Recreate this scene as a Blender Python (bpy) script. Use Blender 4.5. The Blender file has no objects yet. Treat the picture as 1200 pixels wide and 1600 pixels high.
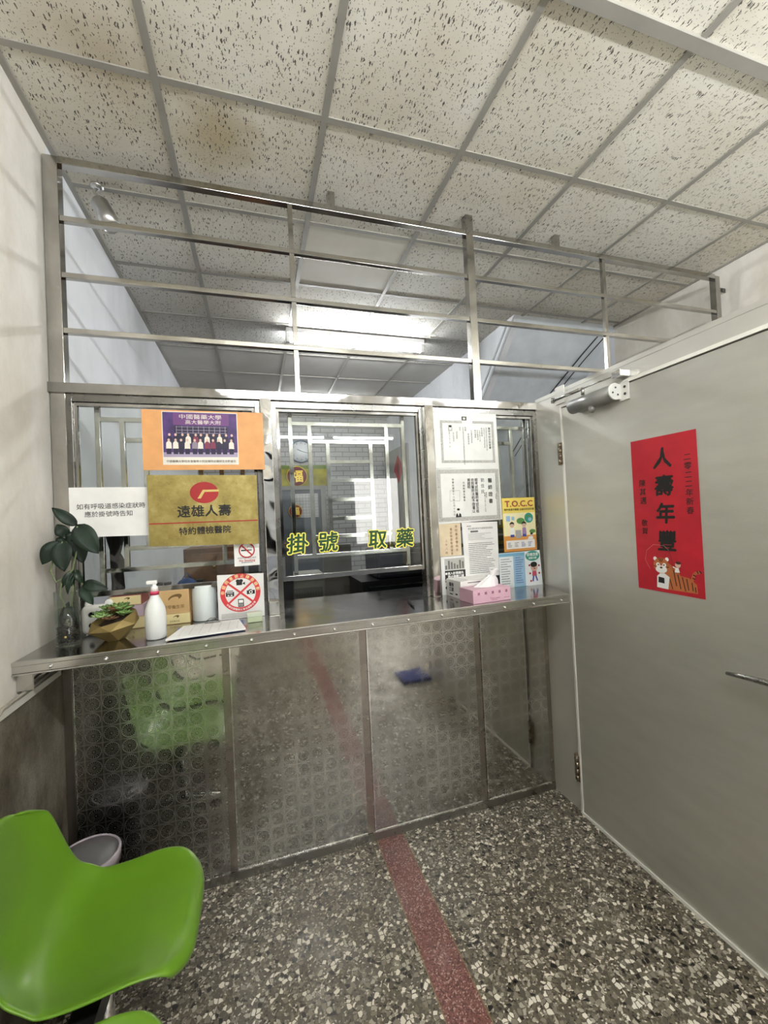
import bpy, bmesh, math, random
from mathutils import Vector, Matrix
random.seed(7)
S = bpy.context.scene
COL = S.collection
PI = math.pi

# ---------------------------------------------------------------- camera
cam_d = bpy.data.cameras.new('camera')
cam = bpy.data.objects.new('camera', cam_d); COL.objects.link(cam)
cam_d.sensor_fit = 'HORIZONTAL'; cam_d.sensor_width = 36.0
cam_d.lens = 644.05 / 1200 * 36.0
cam_d.clip_start = 0.02; cam_d.clip_end = 200
cam.matrix_world = Matrix(((0.95436, 0.04133, -0.29577, 0.7586),
                           (-0.29476, -0.02888, -0.95514, -1.9587),
                           (-0.04802, 0.99873, -0.01538, 1.55),
                           (0, 0, 0, 1)))
S.camera = cam

# ---------------------------------------------------------------- world, daylight, exposure
EXPOSURE = 1.45
SKY = 1.1
TUBE_IN = 44.0
TUBE_FRONT = 40.0
TUBE_FILL = 66.0
DAY = 14.0
S.view_settings.view_transform = 'Standard'
S.view_settings.look = 'None'
S.view_settings.gamma = 1.0
S.view_settings.use_curve_mapping = False
S.view_settings.exposure = EXPOSURE
w = bpy.data.worlds.new('sky'); S.world = w; w.use_nodes = True
bg = w.node_tree.nodes['Background']
bg.inputs[0].default_value = (0.93, 0.96, 1.0, 1); bg.inputs[1].default_value = SKY
ld = bpy.data.lights.new('daylight', 'AREA'); ld.shape = 'RECTANGLE'; ld.size = .95; ld.size_y = 1.35
ld.energy = DAY; ld.color = (1.0, 0.97, 0.92)
lo = bpy.data.objects.new('daylight', ld); COL.objects.link(lo)
lo.location = (3.2, -6.35, 1.72); lo.rotation_euler = (PI/2, 0, 0)
S.cycles.use_denoising = True
S.cycles.max_bounces = 10
S.cycles.diffuse_bounces = 5
S.cycles.glossy_bounces = 5
S.cycles.transparent_max_bounces = 16
S.cycles.sample_clamp_indirect = 6.0
S.cycles.caustics_reflective = False
S.cycles.caustics_refractive = False

# ---------------------------------------------------------------- material helpers
MATS = {}
def srgb(h):
    h = h.lstrip('#'); v = [int(h[i:i+2], 16)/255 for i in (0, 2, 4)]
    return tuple((c/12.92 if c <= .04045 else ((c+.055)/1.055)**2.4) for c in v) + (1,)
def newmat(name):
    m = bpy.data.materials.new(name); m.use_nodes = True
    nt = m.node_tree; b = nt.nodes['Principled BSDF']
    return m, nt, b
class N:
    """tiny node builder"""
    def __init__(s, nt): s.nt = nt
    def n(s, t, **k):
        x = s.nt.nodes.new(t)
        for a, v in k.items(): setattr(x, a, v)
        return x
    def lk(s, a, b): s.nt.links.new(a, b)
    def put(s, sock, v):
        if hasattr(v, 'links') or isinstance(v, bpy.types.NodeSocket): s.lk(v, sock)
        else: sock.default_value = v
    def math(s, op, a, b=0.0, c=0.0):
        x = s.n('ShaderNodeMath', operation=op)
        s.put(x.inputs[0], a); s.put(x.inputs[1], b); s.put(x.inputs[2], c)
        return x.outputs[0]
    def sep(s, v):
        x = s.n('ShaderNodeSeparateXYZ'); s.lk(v, x.inputs[0]); return x.outputs
    def comb(s, x_, y_, z_=0.0):
        x = s.n('ShaderNodeCombineXYZ'); s.put(x.inputs[0], x_); s.put(x.inputs[1], y_); s.put(x.inputs[2], z_); return x.outputs[0]
    def obj(s): return s.n('ShaderNodeTexCoord').outputs['Object']
    def pos(s): return s.n('ShaderNodeNewGeometry').outputs['Position']
    def noise(s, vec, scale, detail=3, rough=.55, out=0):
        x = s.n('ShaderNodeTexNoise'); s.lk(vec, x.inputs['Vector'])
        x.inputs['Scale'].default_value = scale; x.inputs['Detail'].default_value = detail; x.inputs['Roughness'].default_value = rough
        return x.outputs[out]
    def vor(s, vec, scale=1.0, feature='F1', dim='3D', rand=1.0):
        x = s.n('ShaderNodeTexVoronoi', feature=feature, voronoi_dimensions=dim); s.lk(vec, x.inputs['Vector'])
        x.inputs['Scale'].default_value = scale; x.inputs['Randomness'].default_value = rand
        return x
    def ramp(s, f, stops, interp='LINEAR'):
        x = s.n('ShaderNodeValToRGB'); x.color_ramp.interpolation = interp
        cr = x.color_ramp
        while len(cr.elements) < len(stops): cr.elements.new(.5)
        for e, (p, c) in zip(cr.elements, stops):
            e.position = p; e.color = c if len(c) == 4 else tuple(c) + (1,)
        s.lk(f, x.inputs[0]); return x.outputs[0]
    def mix(s, f, a, b, blend='MIX'):
        x = s.n('ShaderNodeMix', data_type='RGBA', blend_type=blend)
        s.put(x.inputs[0], f); s.put(x.inputs[6], a); s.put(x.inputs[7], b); return x.outputs[2]
    def mapr(s, v, a, b, c, d):
        x = s.n('ShaderNodeMapRange'); s.put(x.inputs[0], v)
        for i, q in enumerate((a, b, c, d)): x.inputs[i+1].default_value = q
        return x.outputs[0]
    def scale(s, vec, sc):
        x = s.n('ShaderNodeMapping'); s.lk(vec, x.inputs[0]); x.inputs['Scale'].default_value = sc; return x.outputs[0]
    def bump(s, h, dist, strength=1.0):
        x = s.n('ShaderNodeBump'); x.inputs['Distance'].default_value = dist; x.inputs['Strength'].default_value = strength
        s.lk(h, x.inputs['Height']); return x.outputs[0]

def plain(name, col, rough=.5, metal=0.0, vary=0.0, vscale=8.0, emit=0.0, coat=0.0, alpha=None, bump=0.0):
    """procedural principled material with a little tonal noise"""
    if name in MATS: return MATS[name]
    if isinstance(col, str): col = srgb(col)
    m, nt, b = newmat(name); g = N(nt)
    b.inputs['Roughness'].default_value = rough; b.inputs['Metallic'].default_value = metal
    b.inputs['Coat Weight'].default_value = coat
    v = vary if vary else .04
    f = g.noise(g.obj(), vscale, 3)
    d = tuple(max(0, c*(1-v*2.2)) for c in col[:3]) + (1,)
    l = tuple(min(1, c*(1+v*1.2)) for c in col[:3]) + (1,)
    c = g.ramp(f, [(.3, d), (.7, l)])
    g.lk(c, b.inputs['Base Color'])
    if bump: g.lk(g.bump(g.noise(g.obj(), vscale*6, 3), bump), b.inputs['Normal'])
    if emit:
        b.inputs['Emission Color'].default_value = col; b.inputs['Emission Strength'].default_value = emit
    MATS[name] = m; return m

def steel(name, col, rough, rvar=.06, warp=0.0, wscale=6.0, dirt=0.0):
    if name in MATS: return MATS[name]
    m, nt, b = newmat(name); g = N(nt); o = g.pos()
    b.inputs['Metallic'].default_value = 1.0
    f = g.noise(o, 5.0, 5, .6)
    c = srgb(col) if isinstance(col, str) else col
    dk = tuple(x*(1-.25-dirt) for x in c[:3]) + (1,)
    g.lk(g.ramp(f, [(.3, dk), (.65, c)]), b.inputs['Base Color'])
    g.lk(g.mapr(g.noise(o, 9.0, 4, .6), .3, .7, rough-rvar, rough+rvar), b.inputs['Roughness'])
    if warp: g.lk(g.bump(g.noise(o, wscale, 1, .3), warp), b.inputs['Normal'])
    MATS[name] = m; return m

BAR = steel('bar_steel', (.50, .485, .45, 1), .13, .04, .0015, 9)
BEAM = steel('beam_steel', (.36, .35, .33, 1), .10, .05, .002, 11, .12)
POLISH = steel('polished_steel', (.80, .79, .76, 1), .05, .03, .008, 7)
WORKTOP = steel('worktop_steel', (.46, .45, .43, 1), .16, .06, .001, 5)
TRIMST = steel('edge_steel', (.66, .65, .62, 1), .2, .06, .002, 12)
DARKST = steel('frame_steel', (.20, .195, .18, 1), .28, .08)
CHROME = steel('chrome', (.85, .85, .85, 1), .08, .02)

def mat_panel():
    m, nt, b = newmat('etched_panel_steel'); g = N(nt); o = g.pos()
    x, y, z = g.sep(o)
    u = g.math('SUBTRACT', g.math('FRACT', g.math('DIVIDE', x, .0635)), .5)
    v = g.math('SUBTRACT', g.math('FRACT', g.math('DIVIDE', z, .0635)), .5)
    r = g.math('SQRT', g.math('ADD', g.math('MULTIPLY', u, u), g.math('MULTIPLY', v, v)))
    ring = g.math('LESS_THAN', g.math('ABSOLUTE', g.math('SUBTRACT', r, .415)), .022)
    ang = g.math('ARCTAN2', v, u)
    sp = g.math('GREATER_THAN', g.math('SINE', g.math('MULTIPLY', ang, 18.0)), .55)
    inr = g.math('MULTIPLY', g.math('LESS_THAN', r, .37), g.math('GREATER_THAN', r, .12))
    spokes = g.math('MULTIPLY', sp, inr)
    hub = g.math('LESS_THAN', r, .05)
    dg = g.math('LESS_THAN', g.math('ABSOLUTE', g.math('SUBTRACT', g.math('ABSOLUTE', u), .475)), .01)
    dg2 = g.math('LESS_THAN', g.math('ABSOLUTE', g.math('SUBTRACT', g.math('ABSOLUTE', v), .475)), .01)
    mk = g.math('MAXIMUM', g.math('MAXIMUM', ring, spokes), g.math('MAXIMUM', hub, g.math('MAXIMUM', dg, dg2)))
    outer = g.math('MULTIPLY', g.math('GREATER_THAN', r, .437), .55)
    mk = g.math('MAXIMUM', mk, outer)
    etch_amt = g.math('MAXIMUM', g.mapr(g.noise(o, 1.9, 2), .42, .6, .14, .9), g.mapr(x, .45, .75, .85, .0))  # etching strongest on the left panel, patchy elsewhere
    mk = g.math('MULTIPLY', mk, etch_amt)
    b.inputs['Metallic'].default_value = 1
    basec = g.ramp(g.noise(o, 4.0, 5, .65), [(.3, (.33, .32, .30, 1)), (.7, (.47, .46, .43, 1))])
    g.lk(g.mix(g.math('MULTIPLY', mk, .8), basec, (.78, .77, .74, 1)), b.inputs['Base Color'])
    ro = g.mapr(g.noise(o, 3.0, 4, .6), .3, .7, .015, .055)
    g.lk(g.math('ADD', ro, g.math('MULTIPLY', mk, .35)), b.inputs['Roughness'])
    g.lk(g.bump(g.noise(o, 3.2, 1, .3), .0009), b.inputs['Normal'])
    return m
PANEL = mat_panel()

def mat_ceiling():
    m, nt, b = newmat('mineral_fibre_tile'); g = N(nt); o = g.pos()
    x, y, z = g.sep(o)
    tx = g.math('DIVIDE', g.math('SUBTRACT', x, .4734), .6138); ty = g.math('DIVIDE', g.math('SUBTRACT', y, -.9433), .598)
    cell = g.comb(g.math('FLOOR', tx), g.math('FLOOR', ty), 0.0)
    wn = g.n('ShaderNodeTexWhiteNoise', noise_dimensions='2D'); g.lk(cell, wn.inputs[0])
    wv = wn.outputs[0]
    # wobbly elongated fissures
    wob = g.noise(o, 80.0, 2, .5, 1)
    wsep = g.sep(wob)
    dx = g.math('ADD', x, g.math('MULTIPLY', g.math('SUBTRACT', wsep[0], .5), .014))
    dy = g.math('ADD', y, g.math('MULTIPLY', g.math('SUBTRACT', wsep[1], .5), .012))
    def blobs(sx, sy, thr, keep):
        vv = g.vor(g.comb(g.math('MULTIPLY', dx, sx), g.math('MULTIPLY', dy, sy)), 1.0, 'F1', '2D')
        rnd = g.sep(vv.outputs['Color'])
        t = g.math('MULTIPLY', g.math('ADD', .35, rnd[1]), thr)
        return g.math('MULTIPLY', g.math('LESS_THAN', vv.outputs['Distance'], t), g.math('LESS_THAN', rnd[0], keep))
    fis = g.math('MAXIMUM', blobs(128, 31, .23, .40), blobs(115, 90, .13, .5))
    old = g.math('LESS_THAN', y, 2.05)          # the rows at the back are smooth boards
    plainboard = g.math('MULTIPLY', g.math('COMPARE', g.math('FLOOR', tx), 1.0, .1), g.math('COMPARE', g.math('FLOOR', ty), 2.0, .1))
    fis = g.math('MULTIPLY', fis, g.math('MULTIPLY', old, g.math('SUBTRACT', 1.0, plainboard)))
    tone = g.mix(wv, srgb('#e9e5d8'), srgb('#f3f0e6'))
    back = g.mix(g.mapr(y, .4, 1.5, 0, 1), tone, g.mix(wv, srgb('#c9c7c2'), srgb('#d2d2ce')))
    blot = g.ramp(g.noise(o, 1.7, 4, .6), [(.35, (.86, .83, .78, 1)), (.62, (1, 1, 1, 1))])
    colr = g.mix(1.0, back, blot, 'MULTIPLY')
    # yellow water stain with its own outline
    def stain(cx, cy, r0, r1, c, colr, amt):
        d = g.math('SQRT', g.math('ADD', g.math('POWER', g.math('SUBTRACT', x, cx), 2.0), g.math('POWER', g.math('SUBTRACT', y, cy), 2.0)))
        d = g.math('ADD', d, g.math('MULTIPLY', g.math('SUBTRACT', g.noise(o, 6.0, 3), .5), .3))
        return g.mix(g.mapr(d, r0, r1, amt, 0), colr, c)
    colr = stain(.69, -.14, .03, .24, srgb('#b3a279'), colr, .75)
    colr = stain(.36, -.35, .03, .3, srgb('#b5a78c'), colr, .6)
    colr = stain(2.95, -1.15, .1, .35, srgb('#8f8368'), colr, .8)
    colr = g.mix(g.math('MULTIPLY', fis, .9), colr, (.045, .038, .03, 1))
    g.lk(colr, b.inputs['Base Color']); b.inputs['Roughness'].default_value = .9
    g.lk(g.bump(g.math('SUBTRACT', 1.0, fis), .003), b.inputs['Normal'])
    return m
CEIL = mat_ceiling()

def mat_floor():
    m, nt, b = newmat('terrazzo'); g = N(nt); o = g.pos()
    x, y, z = g.sep(o)
    wob = g.n('ShaderNodeVectorMath', operation='ADD'); g.lk(o, wob.inputs[0])
    wn = g.n('ShaderNodeVectorMath', operation='SCALE'); g.lk(g.noise(o, 60, 2, .5, 1), wn.inputs[0]); wn.inputs['Scale'].default_value = .008
    g.lk(wn.outputs[0], wob.inputs[1]); p = wob.outputs[0]
    def chips(scale, thr):
        v = g.vor(p, scale, 'F1', '2D'); e = g.vor(p, scale, 'DISTANCE_TO_EDGE', '2D')
        return g.sep(v.outputs['Color']), g.math('GREATER_THAN', e.outputs['Distance'], thr)
    r1, c1 = chips(68, .10); r2, c2 = chips(150, .08)
    matrix = g.ramp(g.noise(o, 5, 4, .6), [(.3, srgb('#5d5649')), (.7, srgb('#726b5d'))])
    small = g.ramp(r2[0], [(0, srgb('#2a2622')), (.14, srgb('#5a5348')), (.5, srgb('#78715f')), (.74, srgb('#a39d90')), (.88, srgb('#ded8c8'))], 'CONSTANT')
    big = g.ramp(r1[0], [(0, srgb('#24211e')), (.12, srgb('#625c51')), (.4, srgb('#8b8578')), (.62, srgb('#b8b2a3')), (.78, srgb('#f3eee0'))], 'CONSTANT')
    colr = g.mix(g.math('MULTIPLY', c2, .9), matrix, small)
    usebig = g.math('MULTIPLY', c1, g.math('GREATER_THAN', r1[1], .50))
    colr = g.mix(usebig, colr, big)
    # red band
    inb = g.math('MULTIPLY', g.math('GREATER_THAN', x, 1.249), g.math('LESS_THAN', x, 1.382))
    r3, c3 = chips(230, .05)
    red = g.ramp(r3[0], [(0, srgb('#4a302e')), (.2, srgb('#7b524c')), (.6, srgb('#936660')), (.84, srgb('#c4a59c'))], 'CONSTANT')
    red = g.mix(g.math('MULTIPLY', c3, .8), srgb('#7d544e'), red)
    colr = g.mix(inb, colr, red)
    for xe in (1.249, 1.382):
        colr = g.mix(g.math('LESS_THAN', g.math('ABSOLUTE', g.math('SUBTRACT', x, xe)), .0016), colr, srgb('#8a7a55'))
    # cracks
    wig = g.math('MULTIPLY', g.math('SUBTRACT', g.noise(o, 9, 5, .7), .5), .16)
    def crack(x0, x1, fy, wdt):
        nonlocal colr
        d = g.math('ABSOLUTE', g.math('ADD', g.math('SUBTRACT', y, fy), wig))
        k = g.math('MULTIPLY', g.math('LESS_THAN', d, wdt), g.math('MULTIPLY', g.math('GREATER_THAN', x, x0), g.math('LESS_THAN', x, x1)))
        colr = g.mix(g.math('MULTIPLY', k, .85), colr, srgb('#26221f'))
    crack(1.382, 2.29, g.math('ADD', .12, g.math('MULTIPLY', x, -.345)), .0024)
    crack(.60, 1.235, g.math('ADD', -.245, g.math('MULTIPLY', x, -.015)), .0016)
    crack(1.0, 2.29, g.math('ADD', -2.2, g.math('MULTIPLY', x, .3)), .003)
    dirt = g.ramp(g.noise(o, 2.0, 4, .6), [(.3, (.78, .74, .70, 1)), (.65, (1, 1, 1, 1))])
    colr = g.mix(1.0, colr, dirt, 'MULTIPLY')
    g.lk(colr, b.inputs['Base Color'])
    g.lk(g.mapr(g.noise(o, 7, 4), .3, .7, .26, .5), b.inputs['Roughness'])
    return m
FLOOR = mat_floor()

def mat_wall(name, base, stain, amount=.5):
    m, nt, b = newmat(name); g = N(nt); o = g.pos()
    f = g.noise(g.scale(o, (1, 1, .5)), 2.6, 6, .65)
    c = g.ramp(f, [(.36, srgb(stain)), (.36 + .22*amount + .06, srgb(base)), (1, srgb(base))])
    g.lk(c, b.inputs['Base Color']); b.inputs['Roughness'].default_value = .75
    g.lk(g.bump(g.noise(o, 25, 4), .002), b.inputs['Normal'])
    return m
WALL = mat_wall('painted_plaster', '#ebe7df', '#d6d0c4', .8)
WALLIN = mat_wall('white_painted_board', '#eceef2', '#e2e4e8', .6)

def mat_wainscot():
    m, nt, b = newmat('stained_washed_stone'); g = N(nt); o = g.pos()
    f = g.noise(g.scale(o, (1, 1, .6)), 5, 7, .7)
    c = g.ramp(f, [(.3, srgb('#2f2a20')), (.45, srgb('#5c5446')), (.6, srgb('#7d786c')), (.75, srgb('#8f8c84'))])
    sp = g.vor(o, 130, 'F1'); c = g.mix(g.math('MULTIPLY', g.math('LESS_THAN', sp.outputs['Distance'], .3), .35), c, srgb('#241f18'))
    g.lk(c, b.inputs['Base Color']); b.inputs['Roughness'].default_value = .6
    g.lk(g.bump(g.noise(o, 60, 4), .003), b.inputs['Normal'])
    return m
WAINS = mat_wainscot()

def mat_brick():
    m, nt, b = newmat('white_glazed_brick'); g = N(nt); o = g.pos(); x, y, z = g.sep(o)
    br = g.n('ShaderNodeTexBrick'); g.lk(g.comb(x, z), br.inputs['Vector'])
    br.inputs['Color1'].default_value = srgb('#aeacab'); br.inputs['Color2'].default_value = srgb('#a2a09f'); br.inputs['Mortar'].default_value = srgb('#7c7b7b')
    br.inputs['Scale'].default_value = 1.0; br.inputs['Mortar Size'].default_value = .006
    br.inputs['Brick Width'].default_value = .22; br.inputs['Row Height'].default_value = .075
    g.lk(br.outputs[0], b.inputs['Base Color']); b.inputs['Roughness'].default_value = .55
    return m
BRICK = mat_brick()

def mat_doorskin():
    m, nt, b = newmat('grey_door_skin'); g = N(nt); o = g.pos()
    f = g.noise(g.scale(o, (1, 1, 4)), 4, 4, .6)
    g.lk(g.ramp(f, [(.3, srgb('#c6c5bc')), (.7, srgb('#cfcec5'))]), b.inputs['Base Color'])
    b.inputs['Metallic'].default_value = .6; b.inputs['Roughness'].default_value = .4
    g.lk(g.bump(g.noise(o, 420, 2), .0004), b.inputs['Normal'])
    return m
DOORSKIN = mat_doorskin()
FASCIA = plain('pale_grey_sheet', '#dad8d0', .38, .55, .04, 3)

def mat_glass():
    m = bpy.data.materials.new('clear_glass'); m.use_nodes = True; nt = m.node_tree; g = N(nt)
    for n_ in list(nt.nodes):
        if n_.type != 'OUTPUT_MATERIAL': nt.nodes.remove(n_)
    out = nt.nodes['Material Output']
    t = g.n('ShaderNodeBsdfTransparent'); t.inputs[0].default_value = (.93, .95, .94, 1)
    gl = g.n('ShaderNodeBsdfGlossy'); gl.inputs['Roughness'].default_value = .0
    fr = g.n('ShaderNodeLayerWeight'); fr.inputs[0].default_value = .5
    mx = g.n('ShaderNodeMixShader'); g.lk(g.math('MULTIPLY_ADD', g.math('POWER', fr.outputs['Facing'], 5.0), .92, .045), mx.inputs[0])
    g.lk(t.outputs[0], mx.inputs[1]); g.lk(gl.outputs[0], mx.inputs[2]); g.lk(mx.outputs[0], out.inputs[0])
    return m
GLASS = mat_glass()

def P_(name, col, rough=.55, **k): return plain(name, col, rough, **k)
WHITE = P_('white_paper', '#f0efec', .7)
INK = P_('black_ink', '#15140f', .6)
INKGREY = P_('grey_ink', '#6d6c68', .7)
REDINK = P_('red_ink', '#a81820', .6)
PALEGREY = P_('pale_grey_print', '#b9b8b2', .7)

# ---------------------------------------------------------------- mesh helpers
def link(o, parent=None):
    COL.objects.link(o)
    if parent is not None: o.parent = parent
    return o
class MB:
    def __init__(s): s.bm = bmesh.new()
    def box(s, x0, x1, y0, y1, z0, z1, M=None, bev=0.0):
        r = bmesh.ops.create_cube(s.bm, size=1.0)
        vs = r['verts']
        for v in vs:
            v.co = Vector(((x0+x1)/2 + v.co.x*(x1-x0), (y0+y1)/2 + v.co.y*(y1-y0), (z0+z1)/2 + v.co.z*(z1-z0)))
        if bev:
            es = {e for v in vs for e in v.link_edges}
            r2 = bmesh.ops.bevel(s.bm, geom=list(es), offset=bev, segments=2, affect='EDGES', profile=.5)
            vs = {v for f in r2['faces'] for v in f.verts} | {v for v in vs if v.is_valid}
        if M is not None:
            for v in vs: v.co = M @ v.co
        return s
    def tube(s, pts, rad, seg=10, caps=True):
        pts = [Vector(p) for p in pts]; n = len(pts)
        rads = rad if isinstance(rad, (list, tuple)) else [rad]*n
        rings = []; up = None
        for i, p in enumerate(pts):
            t = (pts[min(i+1, n-1)] - pts[max(i-1, 0)]).normalized()
            if up is None:
                up = Vector((0, 0, 1)) if abs(t.z) < .9 else Vector((1, 0, 0))
            a = t.cross(up).normalized(); b_ = a.cross(t).normalized(); up = b_
            rings.append([s.bm.verts.new(p + rads[i]*(math.cos(2*PI*k/seg)*a + math.sin(2*PI*k/seg)*b_)) for k in range(seg)])
        for i in range(n-1):
            for k in range(seg):
                s.bm.faces.new((rings[i][k], rings[i][(k+1) % seg], rings[i+1][(k+1) % seg], rings[i+1][k])).smooth = True
        if caps:
            s.bm.faces.new(rings[0][::-1]); s.bm.faces.new(rings[-1])
        return s
    def lathe(s, prof, c=(0, 0, 0), seg=28, M=None, cap=True):
        rings = []
        for r, z in prof:
            ring = []
            for k in range(seg):
                p = Vector((c[0] + r*math.cos(2*PI*k/seg), c[1] + r*math.sin(2*PI*k/seg), c[2] + z))
                if M is not None: p = M @ p
                ring.append(s.bm.verts.new(p))
            rings.append(ring)
        for i in range(len(rings)-1):
            for k in range(seg):
                s.bm.faces.new((rings[i][k], rings[i][(k+1) % seg], rings[i+1][(k+1) % seg], rings[i+1][k])).smooth = True
        if cap and prof[0][0] > 1e-6: s.bm.faces.new(rings[0][::-1])
        if cap and prof[-1][0] > 1e-6: s.bm.faces.new(rings[-1])
        return s
    def prism(s, pts, d):
        """pts: 3D polygon, d: extrusion vector"""
        d = Vector(d); a = [s.bm.verts.new(Vector(p)) for p in pts]; b_ = [s.bm.verts.new(Vector(p)+d) for p in pts]
        n = len(pts)
        s.bm.faces.new(a[::-1]); s.bm.faces.new(b_)
        for i in range(n): s.bm.faces.new((a[i], a[(i+1) % n], b_[(i+1) % n], b_[i]))
        return s
    def sph(s, c, r, sc=(1, 1, 1), seg=16):
        rr = bmesh.ops.create_uvsphere(s.bm, u_segments=seg, v_segments=max(6, seg//2), radius=r)
        for v in rr['verts']: v.co = Vector((c[0]+v.co.x*sc[0], c[1]+v.co.y*sc[1], c[2]+v.co.z*sc[2]))
        for v in rr['verts']:
            for f in v.link_faces: f.smooth = True
        return s
    def grid(s, rows, smooth=True):
        vs = [[s.bm.verts.new(Vector(p)) for p in r] for r in rows]
        for i in range(len(vs)-1):
            for j in range(len(vs[0])-1):
                f = s.bm.faces.new((vs[i][j], vs[i][j+1], vs[i+1][j+1], vs[i+1][j])); f.smooth = smooth
        return s
    def build(s, name, mat, parent=None, bevel=0.0):
        bmesh.ops.remove_doubles(s.bm, verts=s.bm.verts, dist=1e-6)
        bmesh.ops.recalc_face_normals(s.bm, faces=s.bm.faces)
        me = bpy.data.meshes.new(name); s.bm.to_mesh(me); s.bm.free()
        me.materials.append(mat)
        o = bpy.data.objects.new(name, me); link(o, parent)
        if bevel:
            md = o.modifiers.new('bevel', 'BEVEL'); md.width = bevel; md.segments = 2; md.limit_method = 'ANGLE'
        return o
def thing(name, label, cat, loc=(0, 0, 0), group=None, rot=(0, 0, 0)):
    o = bpy.data.objects.new(name, None); link(o); o.location = loc; o.rotation_euler = rot
    o.empty_display_size = .05
    o['label'] = label; o['category'] = cat
    if group: o['group'] = group
    return o
def tag(o, label, cat, group=None):
    o['label'] = label; o['category'] = cat
    if group: o['group'] = group
    return o
def struct(o): o['kind'] = 'structure'; return o
def sempty(name, loc=(0, 0, 0)):
    o = bpy.data.objects.new(name, None); link(o); o.location = loc; o['kind'] = 'structure'; o.empty_display_size = .05; return o

# ---------------------------------------------------------------- flat artwork on sheets
_glyph = {}
def glyph(s, offset=0.0):
    """text as (verts, faces) at em size 1"""
    k = (s, offset)
    if k in _glyph: return _glyph[k]
    c = bpy.data.curves.new('t', 'FONT'); c.body = s; c.resolution_u = 2; c.offset = offset
    o = bpy.data.objects.new('t', c); COL.objects.link(o)
    dg = bpy.context.evaluated_depsgraph_get()
    me = bpy.data.meshes.new_from_object(o.evaluated_get(dg))
    vs = [tuple(v.co[:2]) for v in me.vertices]; fs = [tuple(p.vertices) for p in me.polygons]
    bpy.data.objects.remove(o); bpy.data.curves.remove(c); bpy.data.meshes.remove(me)
    _glyph[k] = (vs, fs); return _glyph[k]
class Draw:
    """collects flat shapes on a sheet: local x right, y up, z towards the reader"""
    def __init__(s, parent): s.p = parent; s.parts = {}; s.lv = {}
    def _bm(s, name, mat, lvl):
        k = (name, mat.name)
        if k not in s.parts: s.parts[k] = (bmesh.new(), mat, lvl)
        return s.parts[k][0], lvl*.00025 + .0002
    def poly(s, name, mat, pts, lvl=1):
        bm, z = s._bm(name, mat, lvl)
        f = bm.faces.new([bm.verts.new((x, y, z)) for x, y in pts]); return s
    def rect(s, name, mat, x0, y0, x1, y1, lvl=1): return s.poly(name, mat, [(x0, y0), (x1, y0), (x1, y1), (x0, y1)], lvl)
    def ell(s, name, mat, cx, cy, rx, ry=None, lvl=1, n=28, rot=0.0):
        ry = rx if ry is None else ry
        return s.poly(name, mat, [(cx+rx*math.cos(a)*math.cos(rot)-ry*math.sin(a)*math.sin(rot), cy+rx*math.cos(a)*math.sin(rot)+ry*math.sin(a)*math.cos(rot)) for a in [2*PI*i/n for i in range(n)]], lvl)
    def ring(s, name, mat, cx, cy, r0, r1, lvl=1, n=40):
        bm, z = s._bm(name, mat, lvl)
        a = [bm.verts.new((cx+r0*math.cos(2*PI*i/n), cy+r0*math.sin(2*PI*i/n), z)) for i in range(n)]
        b = [bm.verts.new((cx+r1*math.cos(2*PI*i/n), cy+r1*math.sin(2*PI*i/n), z)) for i in range(n)]
        for i in range(n): bm.faces.new((a[i], b[i], b[(i+1) % n], a[(i+1) % n]))
        return s
    def line(s, name, mat, pts, w, lvl=1):
        for (x0, y0), (x1, y1) in zip(pts, pts[1:]):
            d = Vector((x1-x0, y1-y0)); L = d.length or 1e-9; nx, ny = -d.y/L*w/2, d.x/L*w/2
            s.poly(name, mat, [(x0+nx, y0+ny), (x0-nx, y0-ny), (x1-nx, y1-ny), (x1+nx, y1+ny)], lvl)
        return s
    def text(s, name, mat, body, cx, cy, em, lvl=2, bold=0.0, rot=0.0, sx=1.0, vertical=0.0, shear=0.0, align='C'):
        bm, z = s._bm(name, mat, lvl)
        items = [(body, cx, cy)]
        if vertical: items = [(ch, cx, cy - i*vertical) for i, ch in enumerate(body) if ch != ' ']
        for t, x0, y0 in items:
            vs, fs = glyph(t)
            if not vs: continue
            xs = [v[0] for v in vs]; ox = (min(xs)+max(xs))/2 if align == 'C' else min(xs)
            oy = .37
            kk = 0 if bold < .003 else (4 if bold < .04 else 10)
            offs = [(0, 0)] + [(bold*math.cos(2*PI*q/kk), bold*math.sin(2*PI*q/kk)) for q in range(kk)]
            for oi, (ax, ay) in enumerate(offs):
                nv = []
                for (a, b) in vs:
                    a = (a-ox + shear*(b-oy) + ax)*em*sx; b = (b-oy + ay)*em
                    nv.append(bm.verts.new((x0 + a*math.cos(rot)-b*math.sin(rot), y0 + a*math.sin(rot)+b*math.cos(rot), z - oi*2e-6)))
                for f in fs:
                    try: bm.faces.new([nv[i] for i in f])
                    except ValueError: pass
        return s
    def lines(s, name, mat, x0, x1, y0, y1, n, th, lvl=1, ragged=.3, seed=1):
        """rows of unreadable small print drawn as broken dashes"""
        r = random.Random(seed)
        for i in range(n):
            y = y1 - (y1-y0)*(i+.5)/n; x = x0; xe = x1 - (x1-x0)*r.random()*ragged
            while x < xe:
                w = th*r.uniform(.5, 1.1); s.rect(name, mat, x, y-th*r.uniform(.35, .5), min(x+w, xe), y+th*r.uniform(.3, .5), lvl); x += w + th*.25
        return s
    def done(s):
        for (name, _), (bm, mat, lvl) in s.parts.items():
            if not bm.faces: bm.free(); continue
            name = name.split('#')[0]; me = bpy.data.meshes.new(name); bm.normal_update()
            for f in bm.faces:
                if f.normal.z < 0: f.normal_flip()
            bm.to_mesh(me); bm.free(); me.materials.append(mat)
            link(bpy.data.objects.new(name, me), s.p)
FRONT = (PI/2, 0, 0); DOORROT = (PI/2, 0, -PI/2)
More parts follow.
